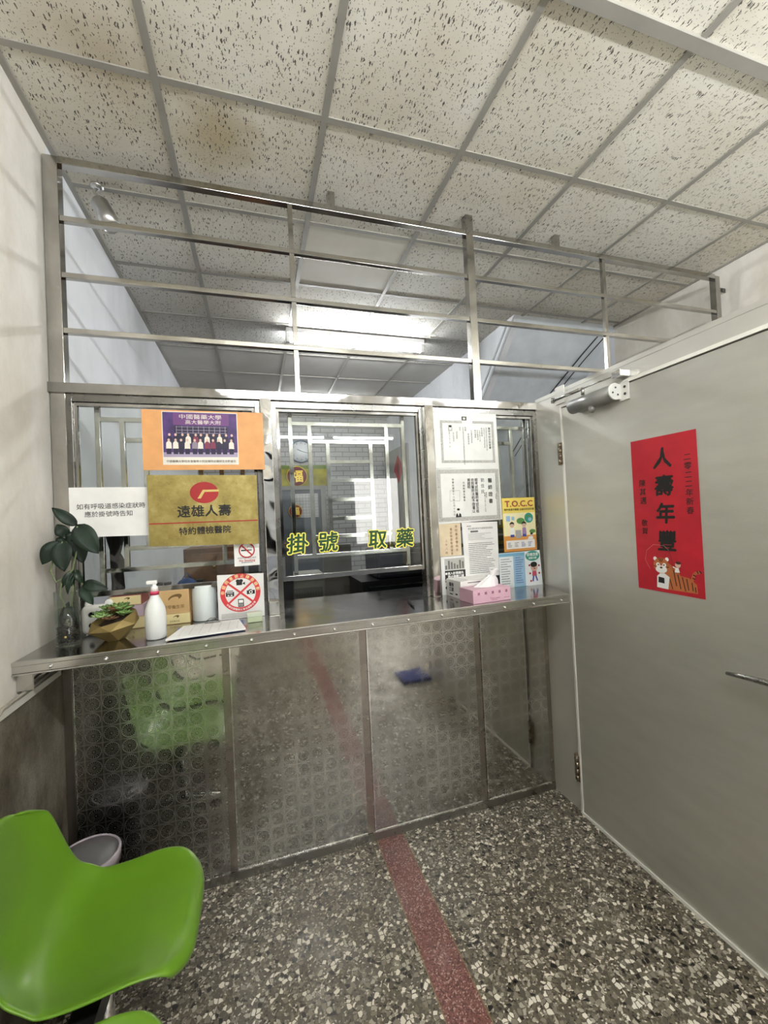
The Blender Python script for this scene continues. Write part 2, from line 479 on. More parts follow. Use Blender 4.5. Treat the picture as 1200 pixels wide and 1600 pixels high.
def sheet(name, label, cat, w, h, loc, mat, rot=FRONT, tilt=0.0, th=.0008, group=None, corners=None, curl=0.0):
    """paper/plate; local origin = lower left corner"""
    bm = bmesh.new()
    c = corners or [(0, 0), (w, 0), (w, h), (0, h)]
    a = [bm.verts.new((x, y, 0)) for x, y in c]; b = [bm.verts.new((x, y, -th)) for x, y in c]
    bm.faces.new(a); bm.faces.new(b[::-1])
    for i in range(len(c)): bm.faces.new((a[i], b[i], b[(i+1) % len(c)], a[(i+1) % len(c)]))
    bmesh.ops.recalc_face_normals(bm, faces=bm.faces)
    me = bpy.data.meshes.new(name); bm.to_mesh(me); bm.free(); me.materials.append(mat)
    o = bpy.data.objects.new(name, me); link(o)
    o.matrix_world = Matrix.Translation(loc) @ Matrix.Rotation(rot[2], 4, 'Z') @ Matrix.Rotation(rot[0], 4, 'X') @ Matrix.Rotation(tilt, 4, 'Z')
    tag(o, label, cat, group)
    return o, Draw(o)

# ================================================================ SETTING
HC = 3.174; XW = 3.9; XB = 2.85; XD = 2.29; YF = -6.5; YB = 4.4; XL = -.015
struct(MB().box(XL-.15, XW+.15, YF-.2, YB+.15, -.12, 0).build('floor', FLOOR))
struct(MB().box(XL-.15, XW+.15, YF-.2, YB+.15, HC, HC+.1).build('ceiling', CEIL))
GRID = plain('ceiling_grid_metal', '#a8a59d', .45, .2)
g_ = MB()
for k in range(6):
    x = .4734 + .6138*k; g_.box(x-.013, x+.013, YF, YB, HC-.006, HC)
for k in range(-9, 9):
    y = -.9433 + .598*k; g_.box(XL, XW, y-.012, y+.012, HC-.0055, HC)
g_.box(XL, XL+.022, YF, YB, HC-.007, HC); g_.box(XW-.02, XW, YF, .93, HC-.007, HC)
g_.box(XL, XW, -.9633, -.9233, HC-.014, HC)
struct(g_.build('trim_1', GRID))
struct(MB().box(XL-.15, XL, YF-.2, 0.05, 0, HC).build('wall_left', WALL))
struct(MB().box(XL-.15, XL, 0.05, YB+.15, 0, HC).build('wall_left_inner', WALLIN))
struct(MB().box(XL, XL+.012, YF, .05, 0, 1.0).build('baseboard_left', WAINS))
struct(MB().box(XL, XL+.02, YF, -.03, 1.0, 1.022).build('trim_2', plain('white_plastic_trim', '#d8d5cc', .5)))
struct(MB().box(XW, XW+.15, YF-.2, .93, 0, HC).build('wall_right', WALL))
struct(MB().box(XL-.15, XB+.15, YB, YB+.15, 0, HC).build('wall_back', BRICK))
# stair enclosure at the right of the inner room: side wall, then a sloping soffit under the flight
sl = (3.166-2.653)/(1.477-.921)
yb2 = .92 + (3.174-0.0)/sl
wr = MB()
GREYW = mat_wall('grey_white_board', '#dfe1e4', '#cfd2d6', .6)
wr.prism([(XB, .915, HC), (XB, YB, HC), (XB, YB, 0), (XB, yb2-1.0, 0), (XB, yb2-1.0, HC-sl*(yb2-1.0-.915))], (.08, 0, 0))
struct(wr.build('wall_right_inner', GREYW))
so = MB()
so.prism([(XB+.08, .915, HC), (XB+.08, yb2-1.0, HC-sl*(yb2-1.0-.915)), (XB+.08, yb2-1.0, HC-sl*(yb2-1.0-.915)+.1), (XB+.08, 1.0, HC)], (XW-XB+.07, 0, 0))
struct(so.build('ceiling_right', plain('soffit_board', '#d3d9de', .5)))
struct(MB().box(XW, XW+.15, .93, YB, 0, HC).build('wall_right_outer', WALLIN))
tr = MB()
for dy in (0, .09):
    tr.prism([(XB-.006, .93+dy, HC-.02), (XB-.006, 2.7+dy, HC-.02-sl*1.77), (XB-.006, 2.7+dy, HC-.05-sl*1.77), (XB-.006, .93+dy, HC-.05)], (.005, 0, 0))
struct(tr.build('trim_3', plain('aluminium_angle', '#b4b8ba', .4, .5)))
# shop front behind the photographer (daylight side)
wf = MB()
wf.box(XL, XW, YF-.15, YF, 2.75, HC); wf.box(XL, .12, YF-.15, YF, 0, 2.75); wf.box(3.78, XW, YF-.15, YF, 0, 2.75)
struct(wf.build('wall_front', WALL))

# partition wall with the consulting-room door, X = 2.29
YE = -1.75; DZ = 2.078; DY0 = -.205; DY1 = -1.19; TW = .05
wd = MB()
wd.box(XD, XD+TW, DY0, 0.0, 0, 2.155); wd.box(XD, XD+TW, DY1, DY0, DZ+.012, 2.155); wd.box(XD, XD+TW, YE, DY1-.012, 0, 2.155)
wd.box(XD-.006, XD, -.235, -.17, 2.10, 2.19)
struct(wd.build('wall_door_side', FASCIA))
struct(MB().box(XD+TW, XW, YE, YE+.05, 0, 2.155).build('wall_door_front', FASCIA))
struct(MB().box(XD+TW, XW, -.03, .0, 0, 2.155).build('wall_door_back', FASCIA))
struct(MB().box(XD+.0, XW, YE, 0.0, 2.156, 2.176).build('ceiling_consulting_room', FASCIA))

door = sempty('door_1', (XD, DY0, 0))
door_leaf = MB().box(-.008, .035, DY1-DY0+.006, -.010, .012, DZ-.006).build('door_leaf', DOORSKIN, door, .002)
fr = MB(); e = .009
fr.box(-.012, .002, -.012, 0, 0, DZ+.012); fr.box(-.012, .002, DY1-DY0, -.012, DZ-.001, DZ+.013)
fr.box(-.014, -.004, DY1-DY0, -.004, 0.0, .013)
fr.box(-.012, .002, DY1-DY0-.012, DY1-DY0, 0, DZ+.012)
fr.build('door_trim', plain('white_door_seal', '#f4f2ea', .4), door)
for z0, z1 in ((1.784, 1.898), (.157, .29)):
    h = MB(); h.box(-.013, .0, -.004, .03, z0, z1)
    for i in range(4):
        zz = z0 + (z1-z0)*i/4; h.tube([(-.016, .008, zz+.002), (-.016, .008, zz+(z1-z0)/4-.002)], .007, 10)
    h.build('hinge', steel('hinge_metal', (.35, .29, .22, 1), .3), door)
hd = MB(); hd.tube([(-.004, -.93, .99), (-.05, -.93, .99)], .011, 12)
hd.tube([(-.05, -.94, .99), (-.055, -.87, .988), (-.052, -.80, .982), (-.045, -.755, .975)], [.011, .010, .008, .006], 12)
hd.lathe([(.026, 0), (.026, .006), (.02, .01)], (0, 0, 0), 24, Matrix.Translation((-.008, -.93, .99)) @ Matrix.Rotation(-PI/2, 4, 'Y'))
hd.build('door_handle', steel('handle_metal', (.45, .45, .44, 1), .25), door)

# door closer on the door (thing of its own)
cl = thing('door_closer', 'grey cylindrical door closer with straight arm above the grey door', 'door closer', (XD, 0, 0))
CG = plain('closer_grey', '#8f8f8c', .35, .4)
b = MB(); b.tube([(-.045, -.33, 2.045), (-.045, -.575, 2.045)], .034, 24)
b.box(-.045, -.009, -.56, -.35, 2.014, 2.072); b.build('closer_body', CG, cl)
MB().lathe([(0, .02), (.012, .02), (.016, .008), (.016, 0), (.010, -.012), (0, -.016)], (-.05, -.455, 2.0), 18).build('closer_knob', plain('closer_grey', '#8f8f8c', .35, .4), cl)
b = MB(); b.tube([(-.045, -.575, 2.045), (-.045, -.583, 2.045)], .036, 24)
b.box(-.040, -.009, -.5822, -.5752, 2.012, 2.078); b.box(-.016, -.009, -.62, -.575, 2.005, 2.082); b.build('closer_end_plate', plain('closer_plate', '#e3e2dd', .4), cl)
b = MB()
for yy, zz in ((0, .016), (-.02, -.006), (.014, -.014)): b.tube([(-.045+yy*.8, -.583, 2.045+zz), (-.045+yy*.8, -.585, 2.045+zz)], .004, 8)
b.tube([(-.016, -.603, 2.06), (-.018, -.603, 2.06)], .006, 8); b.tube([(-.016, -.603, 2.03), (-.018, -.603, 2.03)], .006, 8)
b.build('screw', plain('dark_hole', '#3a3836', .5), cl)
b = MB(); b.tube([(-.05, -.205, 2.112), (-.05, -.40, 2.112)], .008, 10); b.tube([(-.05, -.40, 2.112), (-.045, -.585, 2.112)], .0035, 8)
b.tube([(-.045, -.40, 2.085), (-.045, -.40, 2.118)], .008, 10); b.tube([(-.05, -.205, 2.10), (-.05, -.205, 2.125)], .010, 10)
b.build('closer_arm', steel('arm_metal', (.5, .5, .48, 1), .25), cl)
b = MB(); b.box(-.055, -.0, -.62, -.575, 2.10, 2.128, bev=.003); b.build('arm_bracket', CHROME, cl)

# ================================================================ GRILLE SCREEN (Y = 0)
gs = thing('grille_screen', 'stainless steel grille of horizontal bars above the service counter', 'grille', (0, 0, 0))
def bar(name, x0, x1, y0, y1, z0, z1, m=BAR, par=gs): return MB().box(x0, x1, y0, y1, z0, z1).build(name, m, par, .0015)
bar('corner_post', -.012, .041, 0, .05, 1.10, 3.092)
bar('end_post', 3.79, 3.832, 0, .04, 2.18, 3.085)
bar('centre_post', 1.904, 1.948, -.004, .04, 2.16, HC)
bar('top_rail', .041, 3.79, 0, .035, 3.064, 3.094)
bar('beam', -.02, 2.298, -.012, .06, 2.118, 2.1585, BEAM)
for z in (2.85, 2.616, 2.387):
    bar('rail', .041, 3.79, .002, .026, z-.022, z)
for x in (.970, 2.842):
    zz = [2.1585 if x < 2 else 2.2, 2.365, 2.387, 2.594, 2.616, 2.828, 2.85, 3.064]
    m_ = MB()
    for i in range(0, 8, 2): m_.box(x-.011, x+.011, .003, .025, zz[i], zz[i+1])
    m_.build('upright', BAR, gs, .001)
for x, y in ((1.176, .019), (2.52, .022)):
    bar('ceiling_stub', x-.017, x+.017, y-.005, y+.028, 3.094, HC)
b = MB(); b.box(3.832, XW, .012, .016, 2.985, 3.015); b.tube([(3.87, .012, 3.0), (3.87, .005, 3.0)], .008, 10); b.build('wall_bracket', DARKST, gs)

# polished front columns between the windows
for x0, x1, lab in ((.793, .842, 'left'), (1.597, 1.643, 'right')):
    o = MB().box(x0, x1, -.035, .04, 1.14, 2.118).build('column', POLISH, gs, .004)
bar('corner_post_lower', -.003, .028, -.001, .04, 0, 1.10, steel('old_steel', (.36, .33, .29, 1), .35, .08))

# ================================================================ WINDOWS
def lattice(par, cx, dull=False):
    m_ = steel('lattice_steel', (.52, .51, .48, 1), .10, .04, .001, 10)
    hw = .0095; y0, y1 = .062, .082
    def v(x, z0, z1): MB().box(cx+x-hw, cx+x+hw, y0, y1, z0, z1).build('lattice_bar', m_, par, .001)
    def h(x0, x1, z): MB().box(cx+x0, cx+x1, y0+.001, y1-.001, z-hw, z+hw).build('lattice_bar', m_, par, .001)
    for s_ in (-1, 1):
        v(s_*.2885, 1.30, 2.115); v(s_*.197, 1.385, 2.03); v(s_*.11, 1.478, 1.938)
    for z, r in ((2.03, .2885), (1.942, .197), (1.842, .11), (1.749, .11), (1.654, .11), (1.56, .11), (1.473, .197), (1.383, .2885)):
        h(-r, r, z)
def window(name, x0, x1, zb):
    wv = sempty(name, (0, 0, 0))
    f = MB(); t = .014
    f.box(x0, x0+.022, -.004, .058, 1.14, 2.10); f.box(x1-.022, x1, -.004, .058, 1.14, 2.10)
    f.box(x0+.022, x1-.022, .0, .058, 2.10-t, 2.117)
    f.box(x0, x0+.022, .0, .058, 2.10, 2.117); f.box(x1-.022, x1, .0, .058, 2.10, 2.117)
    f.build('window_frame', DARKST, wv, .001)
    a, c = x0+.022, x1-.022
    f = MB(); f.box(a, a+.012, .008, .03, zb, 2.084); f.box(c-.012, c, .008, .03, zb, 2.084); f.box(a+.012, c-.012, .008, .03, zb, zb+.022); f.box(a+.012, c-.012, .008, .03, 2.07, 2.084)
    f.build('sash', BEAM, wv, .001)
    MB().box(a+.012, c-.012, .018, .022, zb+.022, 2.07).build('window_pane', GLASS, wv)
    lattice(wv, (x0+x1)/2)
    return wv
window('window_1', .041, .793, 1.285)
window('window_2', .842, 1.597, 1.28)
window('window_3', 1.643, 2.29, 1.142)

# ================================================================ COUNTER
ct = thing('service_counter', 'stainless steel service counter under the windows with a riveted front edge', 'counter', (0, 0, 0))
poly = [(XL, -.318), (2.185, -.298), (2.288, -.015), (2.288, .30), (XL, .30)]
MB().prism([(x, y, 1.128) for x, y in poly], (0, 0, .012)).build('worktop', WORKTOP, ct)
ed = MB()
for z0, z1, off in ((1.128, 1.141, .008), (1.104, 1.128, .004), (1.098, 1.104, .009)):
    ed.prism([(XL, -.318-off, z0), (2.185+off, -.298-off, z0), (2.185+off, -.29, z0), (XL, -.31, z0)], (0, 0, z1-z0))
ed.build('edge_trim', TRIMST, ct, .0015)
MB().prism([(2.178, -.29, 1.10), (2.187, -.298, 1.10), (2.288, -.02, 1.10), (2.278, -.02, 1.10)], (0, 0, .028)).build('end_trim', TRIMST, ct)
for i in range(14):
    x = .09 + i*.158; y = -.318 + .02*x/2.185
    if x > 2.17: break
    MB().sph((x, y-.006, 1.116), .0065, seg=10).build('rivet', CHROME, ct)
MB().box(XL, .03, -.30, -.29, 1.04, 1.098).build('end_bracket', TRIMST, ct)
MB().prism([(XL+.001, -.30, 1.098), (XL+.001, -.012, 1.098), (XL+.001, -.012, 1.03), (XL+.001, -.26, 1.05)], (.004, 0, 0)).build('side_bracket', TRIMST, ct)
MULL = steel('mullion_steel', (.42, .38, .34, 1), .25, .06)
for x0, x1 in ((.03, .588), (.620, 1.206), (1.244, 1.827), (1.864, 2.262)):
    MB().box(x0, x1, -.003, .02, .045, 1.10).build('front_panel', PANEL, ct)
    t = MB(); t.box(x0-.001, x0+.004, -.006, -.003, .045, 1.10); t.box(x0, x1, -.007, -.003, .038, .045); t.build('panel_bead', CHROME, ct)
for x0, x1 in ((.588, .620), (1.206, 1.244), (1.827, 1.864), (2.262, 2.289)):
    MB().box(x0, x1, .0, .03, .04, 1.10).build('mullion', MULL, ct)
MB().box(.028, 2.289, -.004, .03, 0, .038).build('plinth', steel('plinth_steel', (.33, .32, .29, 1), .3, .08), ct)

# ================================================================ CEILING SPOT + TUBES
sp = thing('spotlight', 'small silver cylindrical spotlight on a ceiling bracket above the grille corner', 'lamp', (.107, .245, HC))
LW = steel('spot_aluminium', (.72, .71, .69, 1), .35)
MB().lathe([(.028, 0), (.028, -.006), (.012, -.014)], seg=20).build('canopy', LW, sp)
MB().tube([(0, 0, -.01), (-.012, 0, -.03), (.002, 0, -.055), (.004, 0, -.075)], .007, 10).build('bracket', LW, sp)
M_ = Matrix.Translation((.010, 0, -.078)) @ Matrix.Rotation(math.radians(157), 4, 'Y') @ Matrix.Scale(1.3, 4)
MB().lathe([(.0, -.012), (.020, -.012), (.029, .0), (.030, .04), (.0315, .042), (.0315, .092), (.027, .092), (.024, .06), (.0, .058)], seg=26, M=M_).build('lamp_head', LW, sp)

TUBEM = {}
def tube_light(x0, x1, y, power, label, group=None, drop=0.0):
    t = thing('tube_light', label, 'lamp', ((x0+x1)/2, y, HC-.006-drop), group)
    if drop:
        for s_ in (-.8, .8): MB().tube([(s_*(x1-x0)/2, 0, -.002), (s_*(x1-x0)/2, 0, drop)], .004, 8).build('hanging_rod', CHROME, t)
    L = (x1-x0)/2
    hw_ = .018 if drop else .035
    MB().box(-L, L, -hw_, hw_, -.04, 0, bev=.004).build('housing', plain('lamp_housing', '#dedede', .4), t)
    for s_ in (-1, 1):
        MB().box(s_*L-.016*(s_+1)+.0, s_*L+.016*(1-s_), -.02, .02, -.115, -.04, bev=.003).build('tube_holder', plain('lamp_holder', '#e8e8e6', .4), t)
    key = 'tube_glow_%g' % power
    if key not in TUBEM:
        m, nt, b_ = newmat(key); b_.inputs['Base Color'].default_value = (1, 1, 1, 1)
        b_.inputs['Emission Color'].default_value = (.95, .98, 1.0, 1); b_.inputs['Emission Strength'].default_value = power; TUBEM[key] = m
    MB().tube([(-L+.03, 0, -.09), (L-.03, 0, -.09)], .019, 16).build('lamp_tube', TUBEM[key], t)
    return t
tube_light(1.055, 2.29, 1.52, TUBE_IN, 'lit white fluorescent tube on the ceiling of the inner room')
tube_light(1.05, 2.29, 3.45, 9.0, 'added unseen fill tube at the rear of the inner room ceiling')  # unseen lamp added to brighten the brick wall and rear ceiling
tube_light(.97, 1.90, -4.75, TUBE_FRONT, 'tube lamp hung over the shop entrance on the bench side', drop=.15)
tube_light(2.0, 3.1, -4.75, TUBE_FRONT, 'tube lamp hung over the shop entrance on the door side', drop=.15)
tube_light(.5, 1.7, -2.15, TUBE_FILL, 'added unseen fill tube midway along the waiting room above the bench side', drop=.22)  # this pair is added fill light for the near ceiling and left wall
tube_light(2.2, 3.4, -2.15, TUBE_FILL, 'added unseen fill tube midway along the waiting room on the grey door side', drop=.22)  # other half of the added fill pair, out of view

# ================================================================ SHEETS ON THE WINDOWS
SY = -.0065
# orange board with a group photograph
ORANGE = plain('orange_card', '#dca064', .55, 0, .05, 14)
o, d = sheet('photo_board', 'orange card board with a purple toned group photograph', 'poster', .484, .255, (.319, -.0388, 1.797), ORANGE, tilt=-.004, th=.003)
PUR = plain('violet_print', '#4a2a6e', .5, 0, .25, 20); PURD = plain('dark_violet_print', '#1c1436', .5, 0, .1, 20)
LILAC = plain('lilac_print', '#a79bb4', .5); SKIN = plain('skin_print', '#d8b7a4', .5); CREAM = plain('cream_print', '#e8e2d6', .6)
d.rect('photograph', CREAM, .075, .022, .375, .249, 1)
d.rect('photograph_print', PUR, .078, .055, .372, .246, 2)
d.rect('photograph_wall', plain('mauve_print', '#6b3a78', .5), .118, .192, .340, .243, 3)
d.rect('photograph_door', PURD, .122, .11, .334, .188, 3)
for x in [.13+i*.0215 for i in range(10)]: d.line('photograph_lattice', LILAC, [(x, .155), (x, .187)], .0015, 4)
for z in (.158, .170, .184): d.line('photograph_lattice', LILAC, [(.128, z), (.33, z)], .0015, 4)
d.text('photograph_lettering', CREAM, '中國醫藥大學', .226, .228, .022, 4, sx=1.3)
d.text('photograph_lettering', CREAM, '高大醫學大附', .236, .205, .02, 4, sx=1.2)
d.rect('photograph_ground', LILAC, .078, .055, .372, .075, 3)
rr = random.Random(3)
CLOTH = [CREAM, PURD, plain('grey_cloth_print', '#8f8490', .5), plain('maroon_cloth_print', '#7c2c48', .5), PURD, CREAM]
for row, (n, y, h) in enumerate(((11, .118, .04), (11, .095, .045))):
    for i in range(n):
        x = .104 + i*.0245 + row*-.004 + rr.uniform(-.003, .003); c_ = CLOTH[rr.randrange(len(CLOTH))]
        d.poly('photograph_people', c_, [(x-.011, y-.005), (x+.011, y-.005), (x+.010, y+.02), (x+.004, y+.027), (x-.004, y+.027), (x-.010, y+.02)], 5+row*2)
        d.rect('photograph_people', PURD, x-.009, y-.028, x+.009, y-.004, 5+row*2)
        d.ell('photograph_faces', SKIN, x, y+.032, .0048, .006, 6+row*2, 12)
d.text('photograph_caption', INK, '中國醫藥大學校友會醫學大附設醫院全體師生合影留念', .226, .037, .0115, 4)
d.done()

# brass plate
def mat_brass():
    m, nt, b = newmat('brushed_brass'); g = N(nt); ob = g.obj()
    c = g.ramp(g.noise(ob, 9, 6, .7), [(.3, srgb('#7c6e3c')), (.5, srgb('#9c8c50')), (.72, srgb('#bcae76'))])
    c = g.mix(g.math('GREATER_THAN', g.noise(ob, 70, 3, .7), .68), c, srgb('#6e5d2c'))
    g.lk(c, b.inputs['Base Color']); b.inputs['Metallic'].default_value = .55; b.inputs['Roughness'].default_value = .42
    return m
o, d = sheet('brass_plaque', 'brass plaque with a red oval emblem and black Chinese lettering', 'sign', .433, .305, (.331, -.0388, 1.470), mat_brass(), tilt=-.0, th=.003, corners=[(0, .01), (.433, -.006), (.436, .300), (0, .307)])
LOGO = plain('emblem_red', '#a01b1e', .5)
d.ell('emblem', LOGO, .2175, .228, .057, .046, 1, 40)
BR = plain('brass_inlay', '#c9b66c', .45, .3)
d.poly('emblem_stroke', BR, [(.190, .203), (.203, .203), (.219, .231), (.2765, .231), (.2765, .240), (.212, .240)], 2)
d.text('lettering', INK, '遠雄人壽', .216, .149, .053, 2, .022, sx=1.02)
d.line('red_rule', LOGO, [(.002, .103), (.433, .099)], .005, 1)
d.text('lettering', INK, '特約體檢醫院', .216, .066, .0345, 2, .022)
d.done()

# white note
o, d = sheet('paper_notice', 'plain white paper notice with two lines of black Chinese characters', 'notice', .29, .2, (.043, SY, 1.53), WHITE, tilt=.0, corners=[(0, .003), (.29, -.003), (.287, .2), (0, .204)])
d.text('lettering', INK, '如有呼吸道感染症狀時', .148, .125, .0248, 2, .004)
d.text('lettering', INK, '應於掛號時告知', .137, .093, .0248, 2, .004)
d.done()

# no smoking
o, d = sheet('no_smoking_sticker', 'small white no smoking sticker with red ring', 'sticker', .107, .109, (.657, SY-.003, 1.368), WHITE)
RR_ = plain('sign_red', '#b5121f', .5)
d.rect('cigarette', INK, .03, .066, .06, .072, 1); d.rect('cigarette_end', INKGREY, .06, .066, .075, .072, 1)
d.line('smoke', INKGREY, [(.056, .078), (.06, .088), (.068, .086), (.074, .09), (.076, .078)], .0015, 1)
d.ring('ring', RR_, .054, .069, .029, .0345, 2); d.line('ring', RR_, [(.034, .090), (.074, .048)], .006, 3)
d.text('lettering', INKGREY, '除吸菸區外禁止吸菸', .054, .035, .0088, 2)
d.text('red_lettering', RR_, 'No Smoking', .054, .024, .0135, 2, .02)
d.lines('small_print', INK, .03, .078, .012, .018, 1, .0035, 1, 0)
d.done()

# no photography / phone board standing on the counter
o, d = sheet('prohibition_board', 'white board with red ring crossed over camera and phone symbols on the counter', 'sign', .194, .198, (.584, -.0065-.02, 1.1415), plain('white_board', '#e6e5e2', .45), th=.003, corners=[(0, 0), (.192, -.0), (.194, .19), (0, .196)])
RB = plain('sign_coral_red', '#cf3a3f', .5)
cx, cy = .094, .112
d.ring('ring', RB, cx, cy, .064, .084, 1, 48)
d.line('cross', RB, [(cx-.052, cy+.045), (cx+.052, cy-.045)], .0085, 2); d.line('cross', RB, [(cx-.052, cy-.045), (cx+.052, cy+.045)], .0085, 3)
CRM = plain('sign_cream', '#f2d9a0', .5)
for i, ch in enumerate('非經同意禁止錄音錄影'):
    a = math.radians(176 - i*18.6)
    d.text('ring_lettering', CRM, ch, cx+.074*math.cos(a), cy+.074*math.sin(a), .0165, 4, .02, rot=a-PI/2)
for i, ch in enumerate('中華民國醫師公會全國聯合會'):
    a = math.radians(222 + i*8.2)
    d.text('ring_lettering_white', WHITE, ch, cx+.074*math.cos(a), cy+.074*math.sin(a), .0105, 4, .01, rot=a+PI/2)
bx = cx; by = cy+.045                                                # film camera
d.rect('film_camera_symbol', INK, bx-.016, by-.012, bx+.008, by+.002, 1); d.ell('film_camera_symbol', INK, bx-.010, by+.007, .008, .007, 1); d.ell('film_camera_symbol', INK, bx+.004, by+.007, .008, .007, 1)
d.poly('film_camera_symbol', INK, [(bx+.008, by-.006), (bx+.02, by-.012), (bx+.02, by+.002)], 1)
bx = cx+.043; by = cy+.0                                            # camera
d.rect('camera_symbol', INK, bx-.017, by-.01, bx+.017, by+.007, 1); d.rect('camera_symbol', INK, bx-.008, by+.007, bx+.004, by+.011, 1)
d.ring('camera_symbol_detail', WHITE, bx, by-.001, .0045, .0075, 2, 20)
bx = cx-.044                                                          # radio
d.rect('radio_symbol', INK, bx-.017, by-.013, bx+.017, by+.006, 1); d.line('radio_symbol', INK, [(bx-.014, by+.011), (bx+.014, by+.011)], .003, 1)
d.line('radio_symbol_detail', WHITE, [(bx-.013, by+.001), (bx+.012, by+.001)], .002, 2); d.rect('radio_symbol_detail', WHITE, bx-.01, by-.01, bx-.003, by-.006, 2); d.rect('radio_symbol_detail', WHITE, bx+.002, by-.01, bx+.01, by-.006, 2)
bx = cx; by = cy-.045                                                # phone
d.rect('phone_symbol', INK, bx-.012, by-.017, bx+.012, by+.017, 1); d.rect('phone_symbol_detail', WHITE, bx-.009, by-.0, bx+.009, by+.013, 2)
for i in range(3):
    for j in range(2): d.rect('phone_symbol_detail', WHITE, bx-.009+i*.0065, by-.007-j*.006, bx-.005+i*.0065, by-.004-j*.006, 2)
d.lines('small_print', PALEGREY, .012, .182, .004, .026, 5, .004, 1, .2, 4)
d.done()

# window lettering 掛號 取藥
wl = thing('window_lettering', 'green Chinese characters with yellow outline stuck on the middle window', 'lettering', (0, .0165, 0))
GREEN = plain('film_green', '#06401a', .5); YEL = plain('film_yellow', '#f6ec62', .5)
dd = bpy.data.objects.new('lettering_sheet', None); 
COL.objects.link(dd); dd.parent = wl; dd.rotation_euler = FRONT; dd.empty_display_size = .02
d = Draw(wl)
for ch, x, z in (('掛', .940, 1.449), ('號', 1.083, 1.450), ('取', 1.331, 1.448), ('藥', 1.475, 1.446)):
    d.text('yellow_outline#'+ch, YEL, ch, x, z, .098, 1, .072, shear=.08)
    d.text('green_character#'+ch, GREEN, ch, x, z, .098, 3, .022, shear=.08)
d.done()
for c in list(wl.children):
    if c.type == 'MESH': c.rotation_euler = FRONT
bpy.data.objects.remove(dd)

# certificates
PAPER2 = plain('photocopy_paper', '#e9e9e4', .7)
o, d = sheet('certificate', 'upper photocopied certificate with a flag mark and wide margins', 'certificate', .383, .297, (1.647, SY, 1.795), PAPER2, corners=[(0, 0), (.383, .005), (.380, .293), (0, .292)])
def fancy_border(d, x0, y0, x1, y1, w, seed):
    r = random.Random(seed)
    d.rect('border', PALEGREY, x0, y0, x1, y0+w, 1); d.rect('border', PALEGREY, x0, y1-w, x1, y1, 1); d.rect('border', PALEGREY, x0, y0+w, x0+w, y1-w, 1); d.rect('border', PALEGREY, x1-w, y0+w, x1, y1-w, 1)
    for i in range(260):
        if r.random() < .55: x = r.uniform(x0, x1-.006); y = r.choice([r.uniform(y0, y0+w-.004), r.uniform(y1-w, y1-.004)])
        else: y = r.uniform(y0, y1-.006); x = r.choice([r.uniform(x0, x0+w-.004), r.uniform(x1-w, x1-.004)])
        m_ = INKGREY if r.random() < .6 else PAPER2
        a = r.uniform(0, PI); l_ = r.uniform(.003, .006)
        d.line('border_ornament', m_, [(x, y), (x+l_*abs(math.cos(a)), y+l_*math.sin(a)*.6)], .0014, 2)
fancy_border(d, .043, .028, .362, .252, .014, 5)
d.rect('flag_mark', plain('flag_grey', '#57564f', .6), .17, .252, .200, .275, 3); d.ell('flag_sun', PAPER2, .185, .264, .006, .006, 4, 14); d.rect('border_gap', PAPER2, .17, .236, .234, .254, 3)
d.rect('portrait', PALEGREY, .088, .196, .113, .228, 3); d.ell('portrait_face', PAPER2, .101, .212, .007, .010, 4, 14); d.ell('portrait_hair', INK, .101, .221, .008, .006, 5, 14)
d.text('lettering', INK, '醫師考試及格證書', .334, .213, .0135, 2, .01, vertical=.0148)
for t, x, z, em in (('考試院第一號', .350, .15, .007), ('專門職業及技術人員考試醫師及格', .315, .215, .0075), ('依據考試法之規定特發給證書', .302, .213, .0075), ('姓名劉某', .288, .212, .011), ('中華民國三十年', .275, .20, .008), ('生於臺灣省', .262, .2, .010), ('類科醫師', .248, .2, .01),
                 ('右給醫師某某收執', .225, .2, .008), ('考選部部長', .206, .18, .011), ('此證', .190, .215, .011), ('中華民國考試院依法考試及格特發給及格證書以資證明', .176, .215, .0075), ('院長', .158, .214, .009), ('部長某某', .138, .19, .009), ('典試委員長', .118, .185, .009), ('中華民國七十年十月 日', .1-.005, .215, .009)):
    d.text('lettering', INK, t, x, z, em, 2, .0, vertical=em*1.12)
d.done()
o, d = sheet('certificate', 'lower photocopied certificate with ornate border and a passport picture', 'certificate', .381, .294, (1.650, SY-.0012, 1.505), PAPER2, corners=[(0, 0), (.383, .009), (.379, .296), (-.003, .288)])
fancy_border(d, .006, .012, .374, .284, .022, 9)
d.text('lettering', INK, '醫師證書', .318, .222, .026, 2, .015, vertical=.037)
d.text('lettering', INK, '劉佳民', .272, .225, .022, 2, .0, vertical=.031)
for t, x, z, em in (('經考試院醫師考試及格', .235, .226, .0195), ('依照醫師法給予證書以', .213, .226, .0195), ('資證明', .190, .226, .0195)):
    d.text('lettering', INK, t, x, z, em, 2, .012, vertical=.0185)
for t, x, z, em in (('字第號', .35, .145, .008), ('臺灣省', .292, .155, .0085), ('民國二十年十月十日生', .283, .152, .0085), ('行政院衛生署長', .160, .212, .0125), ('中華民國五十八年三月十九日', .098, .230, .0125)):
    d.text('lettering', INK, t, x, z, em, 2, .005, vertical=em*1.22)
d.line('seal_outline', INKGREY, [(.075, .118), (.132, .118), (.134, .172), (.078, .172), (.075, .118)], .001, 2)
d.ell('portrait_face', PAPER2, .121, .064, .0075, .010, 4, 14); d.ell('portrait_hair', INK, .121, .073, .0085, .006, 5, 14)
d.poly('portrait_suit', INK, [(.104, .032), (.138, .032), (.135, .048), (.127, .054), (.121, .036), (.115, .054), (.107, .048)], 4)
d.line('fold', PALEGREY, [(.2, .012), (.198, .284)], .001, 2)
d.done()
TAN = plain('old_cream_paper', '#e0cfae', .7, 0, .06, 12)
